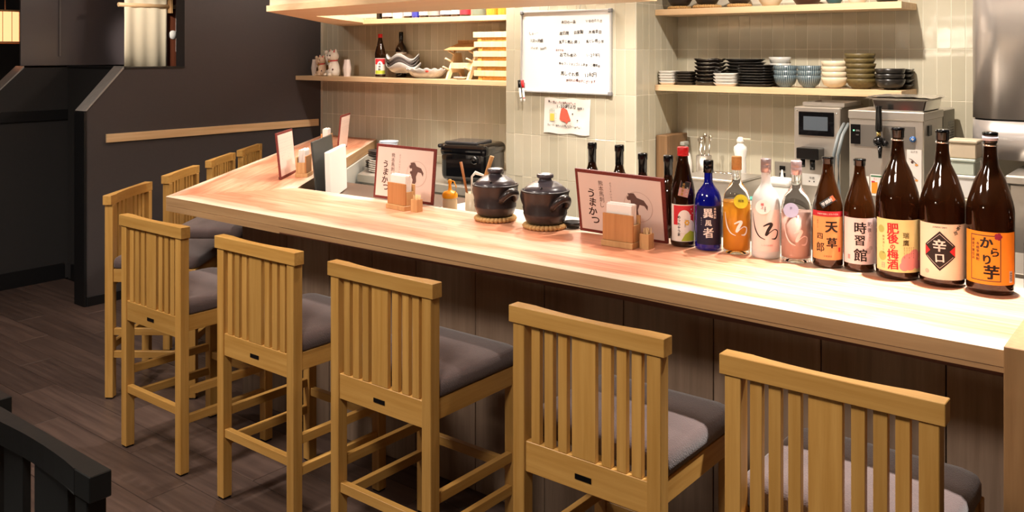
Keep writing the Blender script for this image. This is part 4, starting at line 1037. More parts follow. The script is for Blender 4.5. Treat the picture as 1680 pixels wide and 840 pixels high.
ORD = {1: 'lowest', 2: 'second lowest', 3: 'third lowest', 4: 'fourth lowest', 5: 'fifth lowest', 6: 'sixth lowest', 7: 'seventh lowest', 8: 'eighth lowest'}
def stack(name, cat, proto_mesh, x, y, z, n, step, desc, group, jig=0.002, rz=0.0, part='body'):
    for i in range(n):
        o = bpy.data.objects.new(name, proto_mesh); COL.objects.link(o)
        o.location = (x+random.uniform(-jig, jig), y+random.uniform(-jig, jig), z+i*step)
        o.rotation_euler = (0, 0, rz+random.uniform(-0.06, 0.06) if jig else rz)
        w_ = 'topmost' if i == n-1 and n > 1 else ORD[i+1]
        tag(o, (w_ + ' ' + desc) if n > 1 else desc, cat, group)
def sq_dish(w_, h, m, d_=None, wavy=0.0):
    """square dish with raised flared rim"""
    d_ = d_ or w_; b = bmesh.new(); n = 32; rings = []
    for s_, z in ((0.0, 0.002), (0.78, 0.002), (0.95, h), (1.0, h+0.0008), (0.99, h-0.001), (0.78, 0.0), (0.0, 0.0)):
        if s_ == 0: rings.append([b.verts.new((0, 0, z))]); continue
        R = []
        for k in range(n):
            a = 2*PI*k/n; c, q = math.cos(a), math.sin(a)
            e = (abs(c)**5 + abs(q)**5)**(-0.2)
            wz = wavy*math.sin(5*a)*(1 if s_ > 0.9 else 0)
            R.append(b.verts.new((w_/2*s_*c*e, d_/2*s_*q*e, z+wz)))
        rings.append(R)
    for A, B in zip(rings, rings[1:]):
        for k in range(n):
            k2 = (k+1) % n
            if len(A) == 1: f = b.faces.new((A[0], B[k], B[k2]))
            elif len(B) == 1: f = b.faces.new((A[k], A[k2], B[0]))
            else: f = b.faces.new((A[k], A[k2], B[k2], B[k]))
            f.smooth = True
    bmesh.ops.recalc_face_normals(b, faces=b.faces[:])
    me = bpy.data.meshes.new('dish'); b.to_mesh(me); b.free(); me.materials.append(m); return me
def bowl_mesh(r, h, m, foot=0.45, rfun=None, seg=36):
    p = [(0, 0), (r*foot, 0), (r*foot, 0.004), (r*0.80, h*0.32), (r*0.95, h*0.7), (r, h), (r*0.96, h+0.0005), (r*0.90, h*0.7), (r*0.74, h*0.36), (r*foot*0.8, 0.008), (0, 0.007)]
    return MB().lathe(p, seg, rfun=rfun).mesh('bowl', m)
# --- lower right shelf, left to right
stack('square_dish', 'dish', sq_dish(0.092, 0.014, M_cer), -2.196, 4.058, SZ, 5, 0.0135, 'white square dish in the leftmost stack of the right shelf', 'white square dishes, leftmost stack')
stack('square_dish', 'dish', sq_dish(0.092, 0.014, mat('dark_brown_ceramic', rgb(52, 44, 36), 0.4)), -2.100, 4.058, SZ, 5, 0.0132, 'dark brown square dish beside the leftmost white stack', 'dark square dishes on the right shelf')
M_wv = mat('black_gold_glaze', rgb(40, 33, 28), 0.25, var=0.9, bscale=40, coat=0.3)
stack('wavy_plate', 'plate', sq_dish(0.135, 0.017, M_wv, wavy=0.003), -1.985, 4.090, SZ, 7, 0.0188, 'black wavy-edged plate in the tall left stack on the right shelf', 'black wavy plates, tall stack')
stack('square_plate', 'plate', sq_dish(0.120, 0.015, M_cer, 0.09), -1.878, 4.05, SZ, 4, 0.0152, 'white square plate in front of the tall black stacks', 'white square plates, front stack')
stack('square_plate', 'plate', sq_dish(0.190, 0.015, M_blkc, 0.10), -1.835, 4.167, SZ, 8, 0.0164, 'black flat plate in the rear stack of the right shelf', 'black plates, rear stack', rz=0.02)
stack('square_plate', 'plate', sq_dish(0.160, 0.013, M_blkc, 0.12), -1.733, 4.062, SZ, 8, 0.0128, 'black flat plate in the front stack beside blue bowls', 'black plates, front stack')
stack('round_bowl', 'bowl', bowl_mesh(0.052, 0.05, mat('milky_glass', rgb(222, 222, 214), 0.3, trans=0.2)), -1.665, 4.184, SZ, 4, 0.030, 'milky white bowl standing behind the front black plates', 'milky bowls at the back')
def rib(a, z): return 1 + 0.012*math.sin(30*a)
def blue_mat():
    m = bpy.data.materials.new('blue_striped_glaze'); m.use_nodes = True
    nt = m.node_tree; b = nt.nodes['Principled BSDF']; N = nt.nodes.new; L = nt.links.new
    tc = N('ShaderNodeTexCoord'); sp = N('ShaderNodeSeparateXYZ'); at = N('ShaderNodeMath'); at.operation = 'ARCTAN2'
    L(tc.outputs['Object'], sp.inputs[0]); L(sp.outputs[1], at.inputs[0]); L(sp.outputs[0], at.inputs[1])
    mu = N('ShaderNodeMath'); mu.operation = 'MULTIPLY'; mu.inputs[1].default_value = 34; L(at.outputs[0], mu.inputs[0])
    sn = N('ShaderNodeMath'); sn.operation = 'SINE'; L(mu.outputs[0], sn.inputs[0])
    nz = N('ShaderNodeTexNoise'); nz.inputs['Scale'].default_value = 120; L(tc.outputs['Object'], nz.inputs['Vector'])
    ad = N('ShaderNodeMath'); ad.operation = 'ADD'; L(sn.outputs[0], ad.inputs[0]); L(nz.outputs[0], ad.inputs[1])
    cr = N('ShaderNodeValToRGB'); cr.color_ramp.elements[0].color = rgb(52, 72, 84); cr.color_ramp.elements[1].color = rgb(132, 146, 148)
    cr.color_ramp.elements[0].position = 0.2; L(ad.outputs[0], cr.inputs[0]); L(cr.outputs[0], b.inputs['Base Color'])
    b.inputs['Roughness'].default_value = 0.3
    return m
bm_ = bowl_mesh(0.0545, 0.056, blue_mat(), 0.5, rib, 60)
stack('ribbed_bowl', 'bowl', bm_, -1.597, 4.075, SZ, 3, 0.0225, 'blue ribbed bowl in the left of two blue stacks', 'blue ribbed bowls, left stack', 0.001)
stack('ribbed_bowl', 'bowl', bm_, -1.484, 4.075, SZ, 3, 0.0225, 'blue ribbed bowl in the right of two blue stacks', 'blue ribbed bowls, right stack', 0.001)
stack('cream_bowl', 'bowl', bowl_mesh(0.0585, 0.050, M_cream), -1.366, 4.072, SZ, 4, 0.0245, 'cream bowl stacked between the blue and the olive bowls', 'cream bowls on the right shelf', 0.003)
M_olive = mat('olive_rough_glaze', rgb(96, 82, 46), 0.5, var=0.5, bscale=90)
stack('olive_bowl', 'bowl', bowl_mesh(0.066, 0.045, M_olive, 0.6), -1.258, 4.090, SZ, 6, 0.0225, 'olive green rough bowl in the tall stack near the shelf end', 'olive bowls on the right shelf', 0.004)
stack('black_bowl', 'bowl', bowl_mesh(0.062, 0.046, M_blkc, 0.4), -1.126, 4.063, SZ, 3, 0.0225, 'black round bowl at the right front end of the shelf', 'black bowls at the shelf end')
stack('wavy_plate', 'plate', sq_dish(0.115, 0.020, M_blkc, wavy=0.002), -1.122, 4.182, SZ, 4, 0.0225, 'black square wavy dish at the right rear end of the shelf', 'black wavy dishes at the shelf end')
# --- upper right shelf
def topot(label, x, r, h, m, cat='pot', name='serving_pot', z=UZ, y=4.09):
    t = thing(name, label, cat, (x, y, z), 0, 'pots and bowls on the upper right shelf')
    MB().lathe([(0, 0), (r*0.45, 0), (r*0.62, 0.006), (r*0.92, h*0.5), (r, h*0.96), (r*0.97, h), (r*0.92, h*0.93), (r*0.8, h*0.4), (0, 0.01)], 36).obj('body', m, t)
straw_trivet('straw trivet at the left end of the upper right shelf', -2.150, 4.085, 0.058, 1.68, 0.016, 'straw trivets on the upper shelf')
topot('dark pot on the leftmost upper shelf trivet', -2.150, 0.075, 0.09, M_pot, z=1.6975, y=4.085)
straw_trivet('straw trivet second from the left on the upper right shelf', -2.000, 4.085, 0.068, 1.68, 0.018, 'straw trivets on the upper shelf')
topot('dark pot on the second upper shelf trivet', -2.000, 0.076, 0.09, M_pot, z=1.6995, y=4.085)
straw_trivet('straw trivet third from the left on the upper right shelf', -1.830, 4.085, 0.055, 1.68, 0.018, 'straw trivets on the upper shelf')
topot('dark pot on the third upper shelf trivet', -1.830, 0.075, 0.09, M_pot, z=1.6995, y=4.085)
topot('cream bowl beside the trivets on the upper right shelf', -1.675, 0.062, 0.07, M_cream, 'bowl', 'serving_bowl')
topot('large dark brown bowl in the middle of the upper right shelf', -1.500, 0.078, 0.08, mat('dark_red_brown_glaze', rgb(62, 36, 30), 0.3), 'bowl', 'serving_bowl')
topot('teal bowl on the upper right shelf', -1.375, 0.045, 0.06, mat('teal_glaze', rgb(52, 92, 100), 0.3), 'bowl', 'serving_bowl')
topot('white bowl right of the teal bowl on the upper shelf', -1.272, 0.052, 0.06, M_cer, 'bowl', 'serving_bowl')
topot('black bowl at the right end of the upper shelf', -1.145, 0.066, 0.07, M_blkc, 'bowl', 'serving_bowl')

# --- lower left shelf
M_porc = mat('porcelain', rgb(226, 212, 204), 0.3)
for x_, lab in ((-5.025, 'white faceted vase at the left end of the shelf, behind the small cat'), (-4.690, 'white faceted vase right of the large cat figurine')):
    t = thing('vase', lab, 'vase', (x_, 4.10, SZ), 0, 'white vases beside the cat figurines')
    MB().lathe([(0, 0), (0.022, 0), (0.029, 0.05), (0.029, 0.056), (0.020, 0.115), (0.016, 0.115), (0.022, 0.06), (0, 0.01)], 8, smooth=False).obj('body', M_porc, t)
def lucky_cat(label, x, y, s, body, spots):
    t = thing('cat_figurine', label, 'figurine', (x, y, SZ), -0.15, 'beckoning cat figurines on the left shelf')
    b = MB()
    b.lathe([(0, 0), (0.040*s, 0), (0.046*s, 0.010*s), (0.047*s, 0.035*s), (0.040*s, 0.065*s), (0.030*s, 0.090*s), (0.022*s, 0.100*s), (0, 0.104*s)], 28)
    b.ball((0.0, -0.002, 0.125*s), 0.039*s, 1.08, 0.92, 0.92, 20, 14)
    b.ball((0.0, -0.033*s, 0.116*s), 0.014*s, 1.3, 0.8, 0.8, 12, 8)
    for q in (-1, 1):
        b.ball((q*0.022*s, -0.040*s, 0.010*s), 0.012*s, 1, 1.3, 0.8, 12, 8)
        b.ball((q*0.036*s, -0.010*s, 0.022*s), 0.022*s, 0.8, 1.2, 1.0, 14, 10)
    b.ball((0.018*s, -0.034*s, 0.062*s), 0.010*s, 1.0, 1.1, 1.9, 12, 8)
    b.obj('body', body, t)
    b = MB()
    b.tube([(-0.030*s, -0.008*s, 0.078*s), (-0.050*s, -0.014*s, 0.105*s), (-0.053*s, -0.016*s, 0.140*s)], [0.012*s, 0.011*s, 0.010*s], 12)
    b.ball((-0.053*s, -0.017*s, 0.148*s), 0.0135*s, 1, 1, 1.1, 12, 8).obj('raised_paw', body, t)
    for q in (-1, 1):
        MB().lathe([(0.013*s, 0), (0.009*s, 0.010*s), (0.0, 0.024*s)], 10, M=Matrix.Translation((q*0.024*s, 0.0, 0.150*s)) @ Matrix.Rotation(q*0.35, 4, 'Y')).obj('ear', body, t)
        MB().lathe([(0.009*s, 0), (0.0, 0.018*s)], 8, M=Matrix.Translation((q*0.024*s, -0.006*s, 0.151*s)) @ Matrix.Rotation(q*0.35, 4, 'Y')).obj('inner_ear', M_inkr, t)
        MB().ball((q*0.016*s, -0.0335*s, 0.130*s), 0.0052*s, 1, 0.5, 1, 10, 6).obj('eye', M_ink, t)
    MB().ball((0, -0.0445*s, 0.121*s), 0.0022*s, 1.4, 0.7, 1, 8, 6).obj('nose', M_inkp, t)
    MB().tube([(0.030*s*math.cos(a), 0.028*s*math.sin(a)-0.002, 0.098*s+0.003*s*math.sin(a)) for a in [2*PI*i/20 for i in range(21)]], 0.0035*s, 8, False).obj('collar', M_inkr, t)
    MB().ball((0.006*s, -0.034*s, 0.091*s), 0.007*s, seg=12, rings=8).obj('bell', mat('gold_paint', rgb(190, 150, 60), 0.3, 0.8), t)
    MB().ball((0.0, -0.042*s, 0.050*s), 0.015*s, 0.9, 0.35, 1.5, 14, 10).obj('coin', spots, t)
    MB().ball((0.036*s, -0.026*s, 0.040*s), 0.009*s, 0.6, 0.6, 1, 10, 8).obj('spot', mat('spot_brown', rgb(90, 34, 20), 0.5), t)
M_gold = mat('dark_gold', rgb(96, 66, 30), 0.35, 0.4)
lucky_cat('small beckoning cat figurine with brown spots, left of the large one', -4.935, 4.085, 0.86, mat('cat_cream', rgb(226, 196, 166), 0.25), M_gold)
lucky_cat('large white beckoning cat figurine with red ears and collar', -4.815, 4.085, 1.10, mat('cat_white', rgb(238, 228, 214), 0.25), M_gold)
t = bottle('shochu_bottle', 'dark bottle with red top and red and green picture label on the left shelf', -4.350, 4.09, 0.285, 0.036, 0.013, 'mid', M_brown, 'dark bottles on the left shelf', SZ)
screw(t, 0.285, 0.013, mat('cap_red', None), 0.91, 1.15)
lb = wrap(t, 0.036, 0.02, 0.125, -1.2, 1.2, mat('label_white', None))
Ink().rect(-0.036, 0.085, 0.036, 0.122).cyl(0.036, 'red_print', M_inkr, lb, 0.001)
Ink().disc(-0.002, 0.080, 0.018, 20, 0.026).cyl(0.036, 'white_print', M_inkw, lb, 0.0013)
Ink().rect(-0.036, 0.022, 0.036, 0.045).cyl(0.036, 'green_print', mat('ink_lime', None), lb, 0.001)
Ink().vtext(-0.004, 0.088, '馬焼酎', 0.016, 0.018, 0.04).cyl(0.036, 'lettering', M_ink, lb, 0.0016)
t = bottle('wine_bottle', 'dark wine bottle with white label behind the wavy bowls', -4.262, 4.195, 0.30, 0.037, 0.013, 'wine', M_brown, 'dark bottles on the left shelf', SZ)
MB().lathe([(0.0133, 0.24), (0.0138, 0.24), (0.0145, 0.292), (0.013, 0.3), (0, 0.3)], 24).obj('foil_cap', M_blkp, t)
wrap(t, 0.037, 0.05, 0.165, -1.2, 1.2, mat('label_white', None))
# wavy glass bowls
def wavy_mesh(rx, ry, h, amp, nw, m, ph=0.0, t_=0.004):
    b = bmesh.new(); n = 72; rings = []
    for s_, z in ((0, 0.0), (0.45, 0.0), (0.75, h*0.35), (1.0, h), (0.985, h+t_*0.6), (0.73, h*0.35+t_), (0.43, t_), (0, t_)):
        if s_ == 0: rings.append([b.verts.new((0, 0, z))]); continue
        R = []
        for k in range(n):
            a = 2*PI*k/n; wz = amp*math.sin(nw*a+ph)*max(0, (s_-0.45)/0.55)
            R.append(b.verts.new((rx*s_*math.cos(a), ry*s_*math.sin(a), z+wz)))
        rings.append(R)
    for A, B in zip(rings, rings[1:]):
        for k in range(n):
            k2 = (k+1) % n
            if len(A) == 1: f = b.faces.new((A[0], B[k], B[k2]))
            elif len(B) == 1: f = b.faces.new((A[k], A[k2], B[0]))
            else: f = b.faces.new((A[k], A[k2], B[k2], B[k]))
            f.smooth = True
    me = bpy.data.meshes.new('wavy_bowl'); b.to_mesh(me); b.free(); me.materials.append(m); return me
M_wg = mat('white_bubbled_glass', rgb(216, 212, 206), 0.2, trans=0.25, var=0.1, bscale=60)
M_wd = mat('dark_rim_glass', rgb(96, 88, 84), 0.2, trans=0.2, var=0.3, bscale=30)
o = bpy.data.objects.new('wavy_bowl', wavy_mesh(0.160, 0.085, 0.058, 0.006, 16, M_wg, 0, 0.006)); COL.objects.link(o); o.location = (-3.925, 4.088, SZ)
tag(o, 'wide clear ruffled glass bowl with a red dot, right of the wavy bowl stack', 'bowl', 'wavy glass bowls on the left shelf')
dot = MB().ball((0.075, -0.076, 0.046), 0.011, 1.3, 0.5, 0.7, 12, 8).obj('red_dot', mat('dot_red', rgb(190, 60, 44), 0.4), o)
wt = bpy.data.objects.new('wavy_bowl', wavy_mesh(0.140, 0.080, 0.052, 0.016, 4, M_wg, 0.4)); COL.objects.link(wt); wt.location = (-4.145, 4.10, SZ+0.030)
tag(wt, 'white wavy-edged glass bowl, lowest of the wavy stack on the left shelf', 'bowl', 'wavy glass bowls on the left shelf')
for i, lab in enumerate(('dark-edged wavy bowl, second from the bottom of the wavy stack', 'dark-edged wavy bowl, third from the bottom of the wavy stack', 'white-rimmed wavy bowl on top of the wavy stack')):
    c = bpy.data.objects.new('wavy_bowl', wavy_mesh(0.132, 0.078, 0.050, 0.018, 4, M_wg if i == 2 else M_wd, 0.4)); COL.objects.link(c); c.location = (-4.150, 4.10, SZ+0.030+0.019*(i+1))
    tag(c, lab, 'bowl', 'wavy glass bowls on the left shelf')
# wooden plate stand with a tilted tray
t = thing('display_stand', 'pale wooden A-frame display stand with pegs on the left shelf', 'stand', (-3.615, 4.11, SZ))
M_bw = wood('bright_birch', rgb(238, 214, 174), rgb(226, 196, 150), axis=2, rough=0.5, objvar=0.03)
for q in (-1, 1):
    x_ = q*0.085
    MB().prism([(-0.085, 0), (-0.060, 0), (-0.035, 0.040), (0.035, 0.040), (0.060, 0), (0.085, 0), (0.045, 0.160), (-0.010, 0.160)], x_-0.008, x_+0.008, axis='x').obj('side_frame', M_bw, t)
    for yy, zz in ((-0.068, 0.055), (-0.045, 0.105), (-0.020, 0.150)):
        MB().tube([(x_, yy+0.015, zz), (x_-0.012, yy-0.035, zz+0.022)], 0.0055, 10).obj('peg', M_bw, t)
MB().box2((-0.0765, -0.052, 0.065), (0.0765, 0.034, 0.10), 0.001).obj('cross_board', M_bw, t)
tr = thing('tilted_tray', 'brown paper-like tray leaning on the wooden display stand', 'tray', (-3.625, 4.12, SZ+0.162))
MB().box((0, 0, 0.038), (0.215, 0.15, 0.006), 0.001, M=Matrix.Rotation(0.30, 4, 'X')).obj('sheet', wood('tray_wood', rgb(206, 166, 116), rgb(176, 132, 84), axis=0, rough=0.6, objvar=0), tr)
MB().box((0, 0.06, 0.052), (0.20, 0.006, 0.020), 0.001, M=Matrix.Rotation(0.30, 4, 'X')).obj('rear_lip', M_palez, tr)
MB().box2((-0.10, -0.004, 0.0), (-0.09, 0.006, 0.036)).obj('support', M_palez, tr)
MB().box2((0.09, -0.004, 0.0), (0.10, 0.006, 0.036)).obj('support', M_palez, tr)
t = thing('small_dish', 'small patterned white dish under the wooden display stand', 'dish', (-3.600, 4.045, SZ))
MB().lathe([(0, 0), (0.02, 0), (0.043, 0.012), (0.045, 0.016), (0.040, 0.014), (0.018, 0.004), (0, 0.004)], 28).obj('body', M_cer, t)
# five stacked wooden serving blocks
root = None
for i in range(5):
    lab = ('topmost' if i == 4 else ORD[i+1]) + ' wooden footed serving block in the stack beside the pillar'
    t = thing('serving_block', lab, 'tray', (-3.285 + (0.004, -0.003, 0.0, 0.005, -0.002)[i], 4.10, SZ+i*0.0568), 0, 'wooden footed serving blocks')
    MB().box2((-0.185, -0.09, 0.024), (0.185, 0.10, 0.0565), 0.001).obj('top_board', M_bw, t)
    for x0, x1 in ((-0.155, -0.125), (0.125, 0.155)):
        MB().box2((x0, -0.085, 0), (x1, 0.095, 0.0238), 0.001).obj('foot', wood('golden_pine', rgb(222, 170, 92), rgb(204, 146, 66), axis=1, rough=0.5), t)
    MB().box2((-0.1245, -0.080, 0.002), (0.1245, -0.060, 0.0238)).obj('front_foot', wood('golden_pine', None, None), t)
# --- upper left shelf: row of liquor bottles and cartons, only their bases show
G = 'liquor bottles on the upper left shelf'
ub = [(-4.335, 0.024, 'black', 'dark bottle'), (-4.265, 0.036, 'white', 'white label green base'), (-4.165, 0.036, 'lav', ''), (-4.075, 0.030, 'white', ''), (-4.005, 0.028, 'blue', ''), (-3.935, 0.032, 'white', ''), (-3.84, 0.042, 'grey', ''), (-3.745, 0.038, 'white', ''), (-3.665, 0.032, 'white', ''), (-3.59, 0.034, 'red', ''), (-3.48, 0.050, 'glass', ''), (-3.375, 0.038, 'amber', ''), (-3.29, 0.036, 'amber', ''), (-3.205, 0.036, 'amber', ''), (-3.115, 0.036, 'amber', '')]
cols = {'black': (M_blkp, None), 'white': (M_brown, M_paper), 'lav': (M_frost, mat('label_lavender', rgb(216, 212, 226), 0.6)), 'blue': (M_blueg, mat('label_royal', rgb(50, 56, 150), 0.5)), 'grey': (M_brown, mat('label_grey', rgb(150, 140, 136), 0.6)), 'red': (M_brown, mat('label_red', None)), 'glass': (mat('green_grey_glass', rgb(130, 142, 126), 0.1, trans=0.4), None), 'amber': (mat('amber_glass', rgb(226, 156, 56), 0.1, trans=0.4), None)}
labs = ['black bottle at the left end of the upper left shelf', 'white labelled bottle second from the left on the upper left shelf', 'frosted bottle with lavender label on the upper left shelf', 'white labelled bottle just left of the royal blue one, upper shelf', 'royal blue bottle on the upper left shelf', 'white labelled bottle just right of the royal blue one, upper shelf', 'wide grey labelled bottle in the middle of the upper left shelf', 'white labelled bottle just right of the wide grey one, upper shelf', 'white labelled bottle just left of the red one, upper shelf', 'red labelled bottle on the upper left shelf', 'wide green-grey glass bottle right of the red one, upper shelf', 'amber bottle next to the green-grey one on the upper left shelf', 'amber bottle second right of the green-grey one, upper shelf', 'amber bottle third right of the green-grey one, upper shelf', 'amber bottle against the pillar on the upper left shelf']
for (x_, r_, c_, _), lab in zip(ub, labs):
    g_, l_ = cols[c_]
    t = bottle('liquor_bottle', lab, x_, 4.075, 0.29, r_, 0.012, 'round', g_, G, UZ, seg=28)
    screw(t, 0.29, 0.012, M_blkp)
    if l_: wrap(t, r_, 0.012 if c_ != 'white' else 0.016, 0.14, -1.3, 1.3, l_)

# ================================================================== KITCHEN
def steel_table(label, pts, z, name='steel_table', m=M_steel, cat='work table', legs=()):
    t = thing(name, label, cat, (0, 0, 0))
    MB().prism(pts, z-0.045, z, 0.002).obj('worktop', m, t)
    cxm = sum(p[0] for p in pts)/len(pts); cym = sum(p[1] for p in pts)/len(pts)
    ins = [(cxm+(p[0]-cxm)*0.965, cym+(p[1]-cym)*0.92) for p in pts]
    MB().prism(ins, 0.0, z-0.0455).obj('cabinet', M_steel2, t)
    return t
lt = steel_table('steel work table in the left alcove under the rice cooker', [(-3.97, 3.55), (-3.068, 3.55), (-3.068, 4.235), (-4.46, 4.235)], 0.75)
MB().box2((-3.80, 3.575, 0.18), (-3.58, 3.592, 0.66), 0.002).obj('dark_door', M_blkp, lt)
for i in range(9):
    MB().box2((-3.56, 3.582, 0.40+i*0.03), (-3.46, 3.594, 0.412+i*0.03)).obj('vent_slat', M_whp, lt)
steel_table('steel back counter along the right alcove under the machines', [(-2.24, 3.60), (-0.80, 3.60), (-0.80, 4.235), (-2.24, 4.235)], 0.80)
il = thing('inner_ledge', 'white lower ledge behind the counter holding the squeeze bottle', 'ledge', (0, 0, 0))
MB().box2((-2.62, 2.585, 0.77), (0.45, 2.98, 0.80), 0.002).obj('ledge_top', mat('white_worktop', rgb(228, 222, 210), 0.3), il)
MB().box2((-2.61, 2.60, 0.0), (0.45, 2.96, 0.7695)).obj('ledge_cabinet', M_steel2, il)
dl = thing('corner_worktop', 'dark brown worktop in the inner corner of the counter', 'worktop', (0, 0, 0))
MB().prism([(-3.135, 2.56), (-2.625, 2.56), (-2.625, 3.06), (-3.57, 3.06)], 0.77, 0.80, 0.001).obj('top', mat('dark_worktop', rgb(92, 74, 62), 0.4), dl)
MB().prism([(-3.12, 2.58), (-2.64, 2.58), (-2.64, 3.04), (-3.53, 3.04)], 0.0, 0.7695).obj('cabinet', M_trimblk, dl)
a_, c_ = Vector(S(-3.60, 3.035)), Vector(S(-4.535, 4.225))
d_ = (c_-a_).normalized(); nn2 = Vector((d_.y, -d_.x))
MB().prism([(a_)[:], (c_)[:], (c_+nn2*0.012)[:], (a_+nn2*0.012)[:]], 0.0, ZC-0.0605).obj('panel', mat('pale_grey_panel', rgb(190, 190, 182), 0.4), cs, None, 'pale grey panel')

def board(label, p, L_, z0, z1, th, m, lean):
    t = thing('standing_board', label, 'board', (p[0], p[1], z0), WA, 'boards standing in the inner corner')
    MB().box((L_/2, 0, (z1-z0)/2), (L_, th, z1-z0), min(0.004, th*0.4), M=Matrix.Rotation(-lean, 4, 'X'), seg=2).obj('board', m, t)
board('dark grey flat board standing in the inner counter corner', (-3.175, 2.60), 0.40, 0.8035, 1.062, 0.010, mat('dark_grey_board', rgb(58, 60, 58), 0.45), 0.10)
board('thick white board standing right of the dark grey one', (-3.115, 2.615), 0.36, 0.8035, 1.018, 0.024, M_whp, 0.03)

# squeeze bottle and utensil jar
t = thing('squeeze_bottle', 'clear squeeze bottle with yellow cap and loop between the menu and the clay pots', 'bottle', (-2.398, 2.63, 0.8003))
MB().lathe([(0, 0), (0.026, 0), (0.029, 0.006), (0.029, 0.075), (0.026, 0.084), (0.026, 0.090), (0, 0.090)], 28).obj('body', mat('milky_plastic', rgb(232, 206, 170), 0.4, trans=0.15), t)
MB().lathe([(0.030, 0.086), (0.031, 0.088), (0.031, 0.100), (0.024, 0.110), (0.010, 0.114), (0.0065, 0.120), (0.0055, 0.142), (0.008, 0.145), (0.0085, 0.152), (0.005, 0.158), (0, 0.159)], 28).obj('cap', mat('cap_yellow', rgb(246, 166, 20), 0.4), t)
MB().tube([(0.004, 0, 0.154), (0.022, 0, 0.152), (0.033, 0, 0.132), (0.031, 0, 0.110), (0.026, 0, 0.104)], 0.0022, 8).obj('loop', mat('cap_yellow', None), t)
t = thing('utensil_jar', 'white cylindrical jar of wooden utensils left of the clay pots', 'jar', (-2.275, 2.635, 0.8003))
MB().lathe([(0, 0), (0.034, 0), (0.035, 0.003), (0.035, 0.118), (0.032, 0.118), (0.032, 0.006), (0, 0.006)], 32).obj('jar', M_cream, t)
for nm, lab, pts in (('wooden_spatula', 'thin brown wooden stick leaning left in the white jar', [(-0.024, -0.012, 0.105), (-0.050, -0.022, 0.235)]),
                     ('wooden_paddle', 'light wooden paddle leaning right in the white jar', [(0.022, 0.0, 0.100), (0.074, 0.02, 0.262)]),
                     ('white_spoon', 'white plastic spoon lying across the white jar', [(-0.030, 0.012, 0.150), (-0.036, 0.02, 0.190)])):
    q = thing(nm, lab, 'utensil', (-2.275, 2.635, 0.8003), 0, 'utensils in the white jar')
    if nm == 'white_spoon':
        MB().tube([(-0.020, 0.010, 0.110), (-0.028, 0.018, 0.175), (-0.020, 0.03, 0.190), (0.010, 0.05, 0.178), (0.035, 0.07, 0.168)], [0.004, 0.004, 0.007, 0.004, 0.003], 8).obj('spoon', M_whp, q)
    else:
        MB().tube([Vector(pts[0]), Vector(pts[1])], [0.0045 if nm == 'wooden_spatula' else 0.0065, 0.006 if nm == 'wooden_spatula' else 0.0085], 8).obj('handle', mat('utensil_wood', rgb(176, 112, 62), 0.6) if nm == 'wooden_spatula' else mat('utensil_wood_light', rgb(194, 142, 84), 0.6), q)

# rice cooker in the left alcove
t = thing('rice_cooker', 'large glossy black rice cooker beside the pillar in the left alcove', 'rice cooker', (-3.235, 3.74, 0.7503), 0.25)
MB().box((0, 0, 0.108), (0.285, 0.27, 0.194), 0.045, seg=5).obj('body', M_blkg, t)
MB().box((0, 0.0, 0.180), (0.290, 0.275, 0.076), 0.034, seg=5).obj('lid', M_blkg, t)
MB().box((-0.02, -0.02, 0.222), (0.20, 0.19, 0.016), 0.007, seg=3).obj('steam_cover', mat('smoky_gloss', rgb(92, 92, 94), 0.15, 0.6), t)
MB().box((-0.155, -0.02, 0.200), (0.035, 0.16, 0.022), 0.008, seg=2).obj('lid_latch', M_blkp, t)
MB().box((-0.075, -0.1315, 0.120), (0.045, 0.004, 0.030), 0.001).obj('label_plate', mat('plate_grey', rgb(150, 150, 146), 0.5), t)
MB().lathe([(0, 0), (0.022, 0), (0.022, 0.014), (0.014, 0.018), (0, 0.018)], 24, M=Matrix.Translation((0.075, -0.131, 0.135)) @ Matrix.Rotation(PI/2, 4, 'X')).obj('knob', M_blkg, t)
for q in (-1, 1):
    for r_ in (-1, 1):
        MB().lathe([(0, 0), (0.012, 0), (0.012, 0.012), (0, 0.012)], 12, c=(q*0.09, r_*0.09, 0)).obj('foot', M_blkp, t)
# plates beside it
G = 'plates stacked on the left steel table'
stack('dinner_plate', 'plate', sq_dish(0.19, 0.013, M_cer), -3.89, 3.72, 0.7503, 6, 0.0125, 'white square plate low in the pile on the steel table', G)
stack('oval_plate', 'plate', wavy_mesh(0.115, 0.09, 0.016, 0.002, 2, mat('black_white_glaze', rgb(60, 56, 54), 0.3, var=0.8, bscale=20)), -3.915, 3.72, 0.7503+6*0.0127+0.003, 4, 0.010, 'dark rimmed oval plate midway up the pile', G)
stack('round_plate', 'plate', wavy_mesh(0.058, 0.058, 0.014, 0.0, 1, mat('pale_blue_glaze', rgb(204, 212, 222), 0.25)), -3.885, 3.72, 0.7503+6*0.0127+0.003+4*0.0105+0.004, 6, 0.009, 'pale blue round plate in the upper pile', G)
stack('black_dish', 'dish', wavy_mesh(0.062, 0.062, 0.014, 0.001, 3, M_blkc), -4.085, 3.80, 0.7503, 4, 0.0105, 'black shiny dish stacked left of the plate pile', 'black dishes left of the plate pile')

